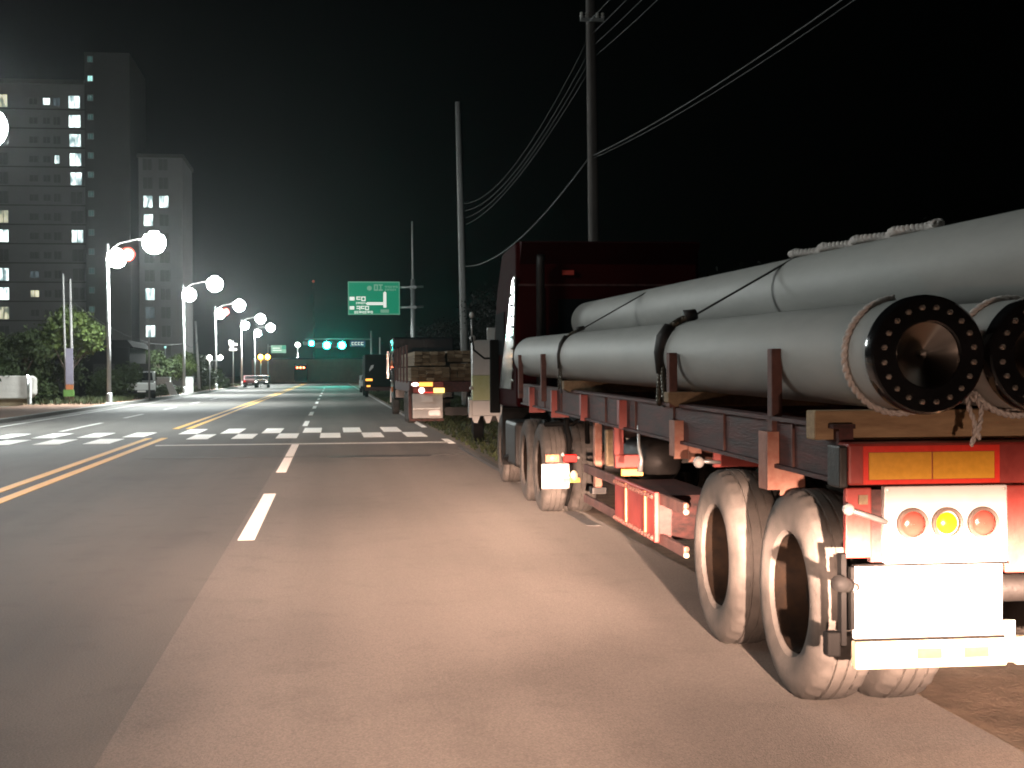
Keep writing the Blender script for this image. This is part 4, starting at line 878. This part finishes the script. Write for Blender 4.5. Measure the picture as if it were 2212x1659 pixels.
B(.0, 1.06, -.02, .04, .13, .2).build('underrun_bar', M['redrust'], lt); B(-.02, .07, -.02, .3, .2, 1.1).build('corner_post', M['redrust'], lt)
B(1.1, 2.4, -.02, .05, .3, .55).build('rear_panel', M['blacksteel'], lt)
for y in (2.0, 3.3):
    for x in (.18, 2.27): wheel_pair(lt, x, y, rz=0 if x < 1 else math.pi)
for k in range(5): B(-.04, .02, 1.0 + k * 2, 1.08 + k * 2, 1.3, 2.5).build('stake_post', M['redrust'], lt)
# planks: each bundle a thing, each plank a part
def bundle(x, y, z, nx, nz, w, h, L, label):
    t = thing('timber_bundle', (x, y, z), label, 'timber', 'bundles of sawn timber on the trailer')
    proto = {}
    for i in range(nx):
        for j in range(nz):
            key = random.randrange(3)
            if key not in proto: proto[key] = B(0, w - .008, 0, L, 0, h - .008).build('plank', M['wood_dark'] if key else M['wood2'], t); o = proto[key]
            else: o = proto[key].copy(); COL.objects.link(o)
            o.parent = t; o.location = (i * w, random.uniform(-.18, .10), j * h)
    return t
bundle(2.42, 42.1, 1.36, 5, 4, .24, .11, 8.5, 'lower left bundle of planks on the timber trailer')
bundle(3.66, 42.3, 1.36, 5, 5, .22, .11, 8.3, 'lower right bundle of planks on the timber trailer')
bundle(2.55, 42.3, 1.84, 4, 4, .24, .11, 8.0, 'upper left bundle of planks on the timber trailer')
bundle(3.58, 42.6, 1.95, 4, 3, .24, .12, 7.8, 'upper right bundle of planks on the timber trailer')
lc = thing('tractor_truck', (2.30, 52.6, -.006), 'tall dark tractor cab pulling the timber trailer, its edge catching lamp light', 'truck')
B(.05, 2.4, 0, 2.3, .6, 3.0).build('cab', M['carblack'], lc, bevel=.08)
for k in range(6): MB().ball((.0 - .01 * (k % 2), -.03, 1.0 + k * .33), .05, 8, 1, 1, 2.4).build('side_trim', M['chrome'] if k % 3 else M['refl_o'], lc, True)
B(-.14, -.02, 1.9, 2.0, 1.4, 2.5).build('side_mirror', M['chrome'], lc, bevel=.02); B(.02, .12, 2.2, 2.32, .45, 1.0).build('bumper', M['galv'], lc)
for x in (.2, 2.2): wheel_pair(lc, x, 1.5, rz=0 if x < 1 else math.pi)

# ------------------------------------------------------------------ farther vehicles on the right
ft = thing('dark_truck', (2.2, 92, -.006), 'dark box truck with two small amber tail lamps, far right roadside', 'truck')
B(0, 2.4, 0, 6.5, .75, 2.9).build('cargo_box', M['shed'], ft, bevel=.04); B(.1, 2.3, 6.7, 8.4, .6, 2.4).build('cab', M['carblack'], ft, bevel=.1)
B(.05, .50, -.06, -.003, 1.12, 1.26).build('amber_lamp', M['amber_glow'], ft); B(.12, .36, -.06, -.003, .72, .82).build('amber_lamp', M['amber_glow'], ft); B(0, 2.4, -.04, .1, .45, .7).build('rear_bumper', M['darkred'], ft)
MB().prism([(.30, 1.75), (.55, 2.0), (.6, 2.2), (.42, 2.15), (.3, 1.9)], -.012, -.002, 'y').build('pale_mark', M['galv'], ft)
for x in (.15, 2.2):
    for y in (1.4, 7.4): MB().lathe([(-.12, .2), (-.12, .45), (.12, .45), (.12, .2)], (x, y, .45), 'x', 20).build('wheel', M['blackrubber'], ft, 40)

def car(loc, label, paint, rz=0, s=1.0, tail=None, head=None, pickup=False, name='parked_car', cat='car'):
    t = thing(name, loc, label, cat, rz=rz)
    P = [(-2.1, .35), (-2.15, .8), (-2.05, .95), (-1.1, 1.02), (-.5, 1.45), (1.1, 1.47), (1.75, 1.0), (2.1, .92), (2.15, .5), (2.1, .32)]
    if pickup: P = [(-2.3, .45), (-2.35, 1.0), (-1.2, 1.1), (-.7, 1.68), (1.9, 1.72), (2.15, 1.2), (2.2, .95), (2.2, .45)]
    MB().prism(P, -.85 * s, .85 * s, 'x').build('body', M[paint], t, bevel=.07)
    wy = [(-.95, 1.07), (-.48, 1.40), (1.0, 1.41), (1.55, 1.05)] if not pickup else [(-1.0, 1.16), (-.66, 1.60), (1.8, 1.64), (1.95, 1.25)]
    for sx in (-1, 1):
        x0, x1 = sorted((sx * .845 * s, sx * .872 * s)); MB().prism(wy, x0, x1, 'x').build('side_window', M['glass'], t)
    top = 1.40 if not pickup else 1.60
    B(-.68, .68, (1.62 if not pickup else 2.06), (1.66 if not pickup else 2.10), 1.06 if not pickup else 1.2, top - .1).build('rear_window', M['glass'], t) if False else None
    yb = -2.16 if not pickup else -2.36
    hz = .72 if not pickup else .85
    for sx in (-.62, .62):
        if tail: MB().ball((sx, yb, hz + .05), .12, 10, 1.3, .4, .8).build('tail_lamp', M[tail], t, True)
        if head: MB().ball((sx, yb, hz), .11, 10, 1.2, .4, .8).build('headlight', M[head], t, True)
    B(-.8, .8, yb - .05, yb + .05, .35, .55).build('bumper', M['blackrubber'], t); B(-.25, .25, yb - .065, yb - .051, .42, .52).build('number_plate', M['white'], t)
    # windscreen facing the camera
    if pickup: MB().hexa([(-.7, -1.22, 1.13), (.7, -1.22, 1.13), (-.7, -1.19, 1.15), (.7, -1.19, 1.15), (-.66, -.76, 1.62), (.66, -.76, 1.62), (-.66, -.72, 1.62), (.66, -.72, 1.62)]).build('windscreen', M['glass'], t)
    else: MB().hexa([(-.7, -1.14, 1.06), (.7, -1.14, 1.06), (-.7, -1.08, 1.06), (.7, -1.08, 1.06), (-.62, -.56, 1.43), (.62, -.56, 1.43), (-.62, -.5, 1.43), (.62, -.5, 1.43)]).build('windscreen', M['glass'], t)
    for sx in (-.72, .72):
        for y in (-1.35, 1.35):
            w = MB().lathe([(-.1, .2), (-.11, .32), (.11, .32), (.1, .2)], (sx, y, .33), 'x', 20).build('wheel', M['blackrubber'], t, 40)
            MB().lathe([(-.1, .001), (-.08, .2), (.08, .2), (.1, .001)], (sx, y, .33), 'x', 14).build('rim', M['galv'], w)
    return t
car((3.2, 118, 0), 'pale car parked beyond the dark truck on the right', 'carwhite')
car((-11.9, 88, .13), 'pale pickup-like car parked on the left pavement between the two street lamps', 'carwhite', rz=R(8), pickup=True)
car((-9.75, 168, .0), 'red car with glowing tail lamps at the left of the junction', 'carred', tail='red_glow2' if 'red_glow2' in M else 'red_glow')
car((-8.3, 166, .0), 'black car facing the camera with small white lights, right of the red car', 'carblack', head='white_glow')
t = thing('truck', (-5.4, 240, 0), 'far vehicle with three small red lamps crossing beyond the junction', 'truck')
B(-1.1, 1.1, 0, 5, .6, 3.4).build('body', M['shed'], t, bevel=.05)
for i in range(3): MB().ball((-.56 + .56 * i, -.05, 2.72), .14, 10, 1, .4, 1).build('tail_lamp', glow('far_red_lamp', (1, .12, .05), 40, (.3, .05, .03)), t, True)
B(-1.0, 1.0, -.1, 5.0, .3, .6).build('chassis', M['blacksteel'], t)

# ------------------------------------------------------------------ haze added for the glow round the lamps
hz = MB().box(-560, 560, -80, 930, -2.0, 52).build('haze', M['ground'])
hm = bpy.data.materials.new('glow_haze'); hm.use_nodes = True; ht = hm.node_tree; ht.nodes.clear()
ho = ht.nodes.new('ShaderNodeOutputMaterial'); pv = ht.nodes.new('ShaderNodeVolumePrincipled')
pv.inputs['Color'].default_value = (.85, .90, .92, 1); pv.inputs['Density'].default_value = .00022; pv.inputs['Anisotropy'].default_value = .88
ht.links.new(pv.outputs[0], ho.inputs['Volume']); hz.data.materials.clear(); hz.data.materials.append(hm)
tag(hz, 'thin haze volume added for the glow round the street lamps', 'haze', kind='stuff')
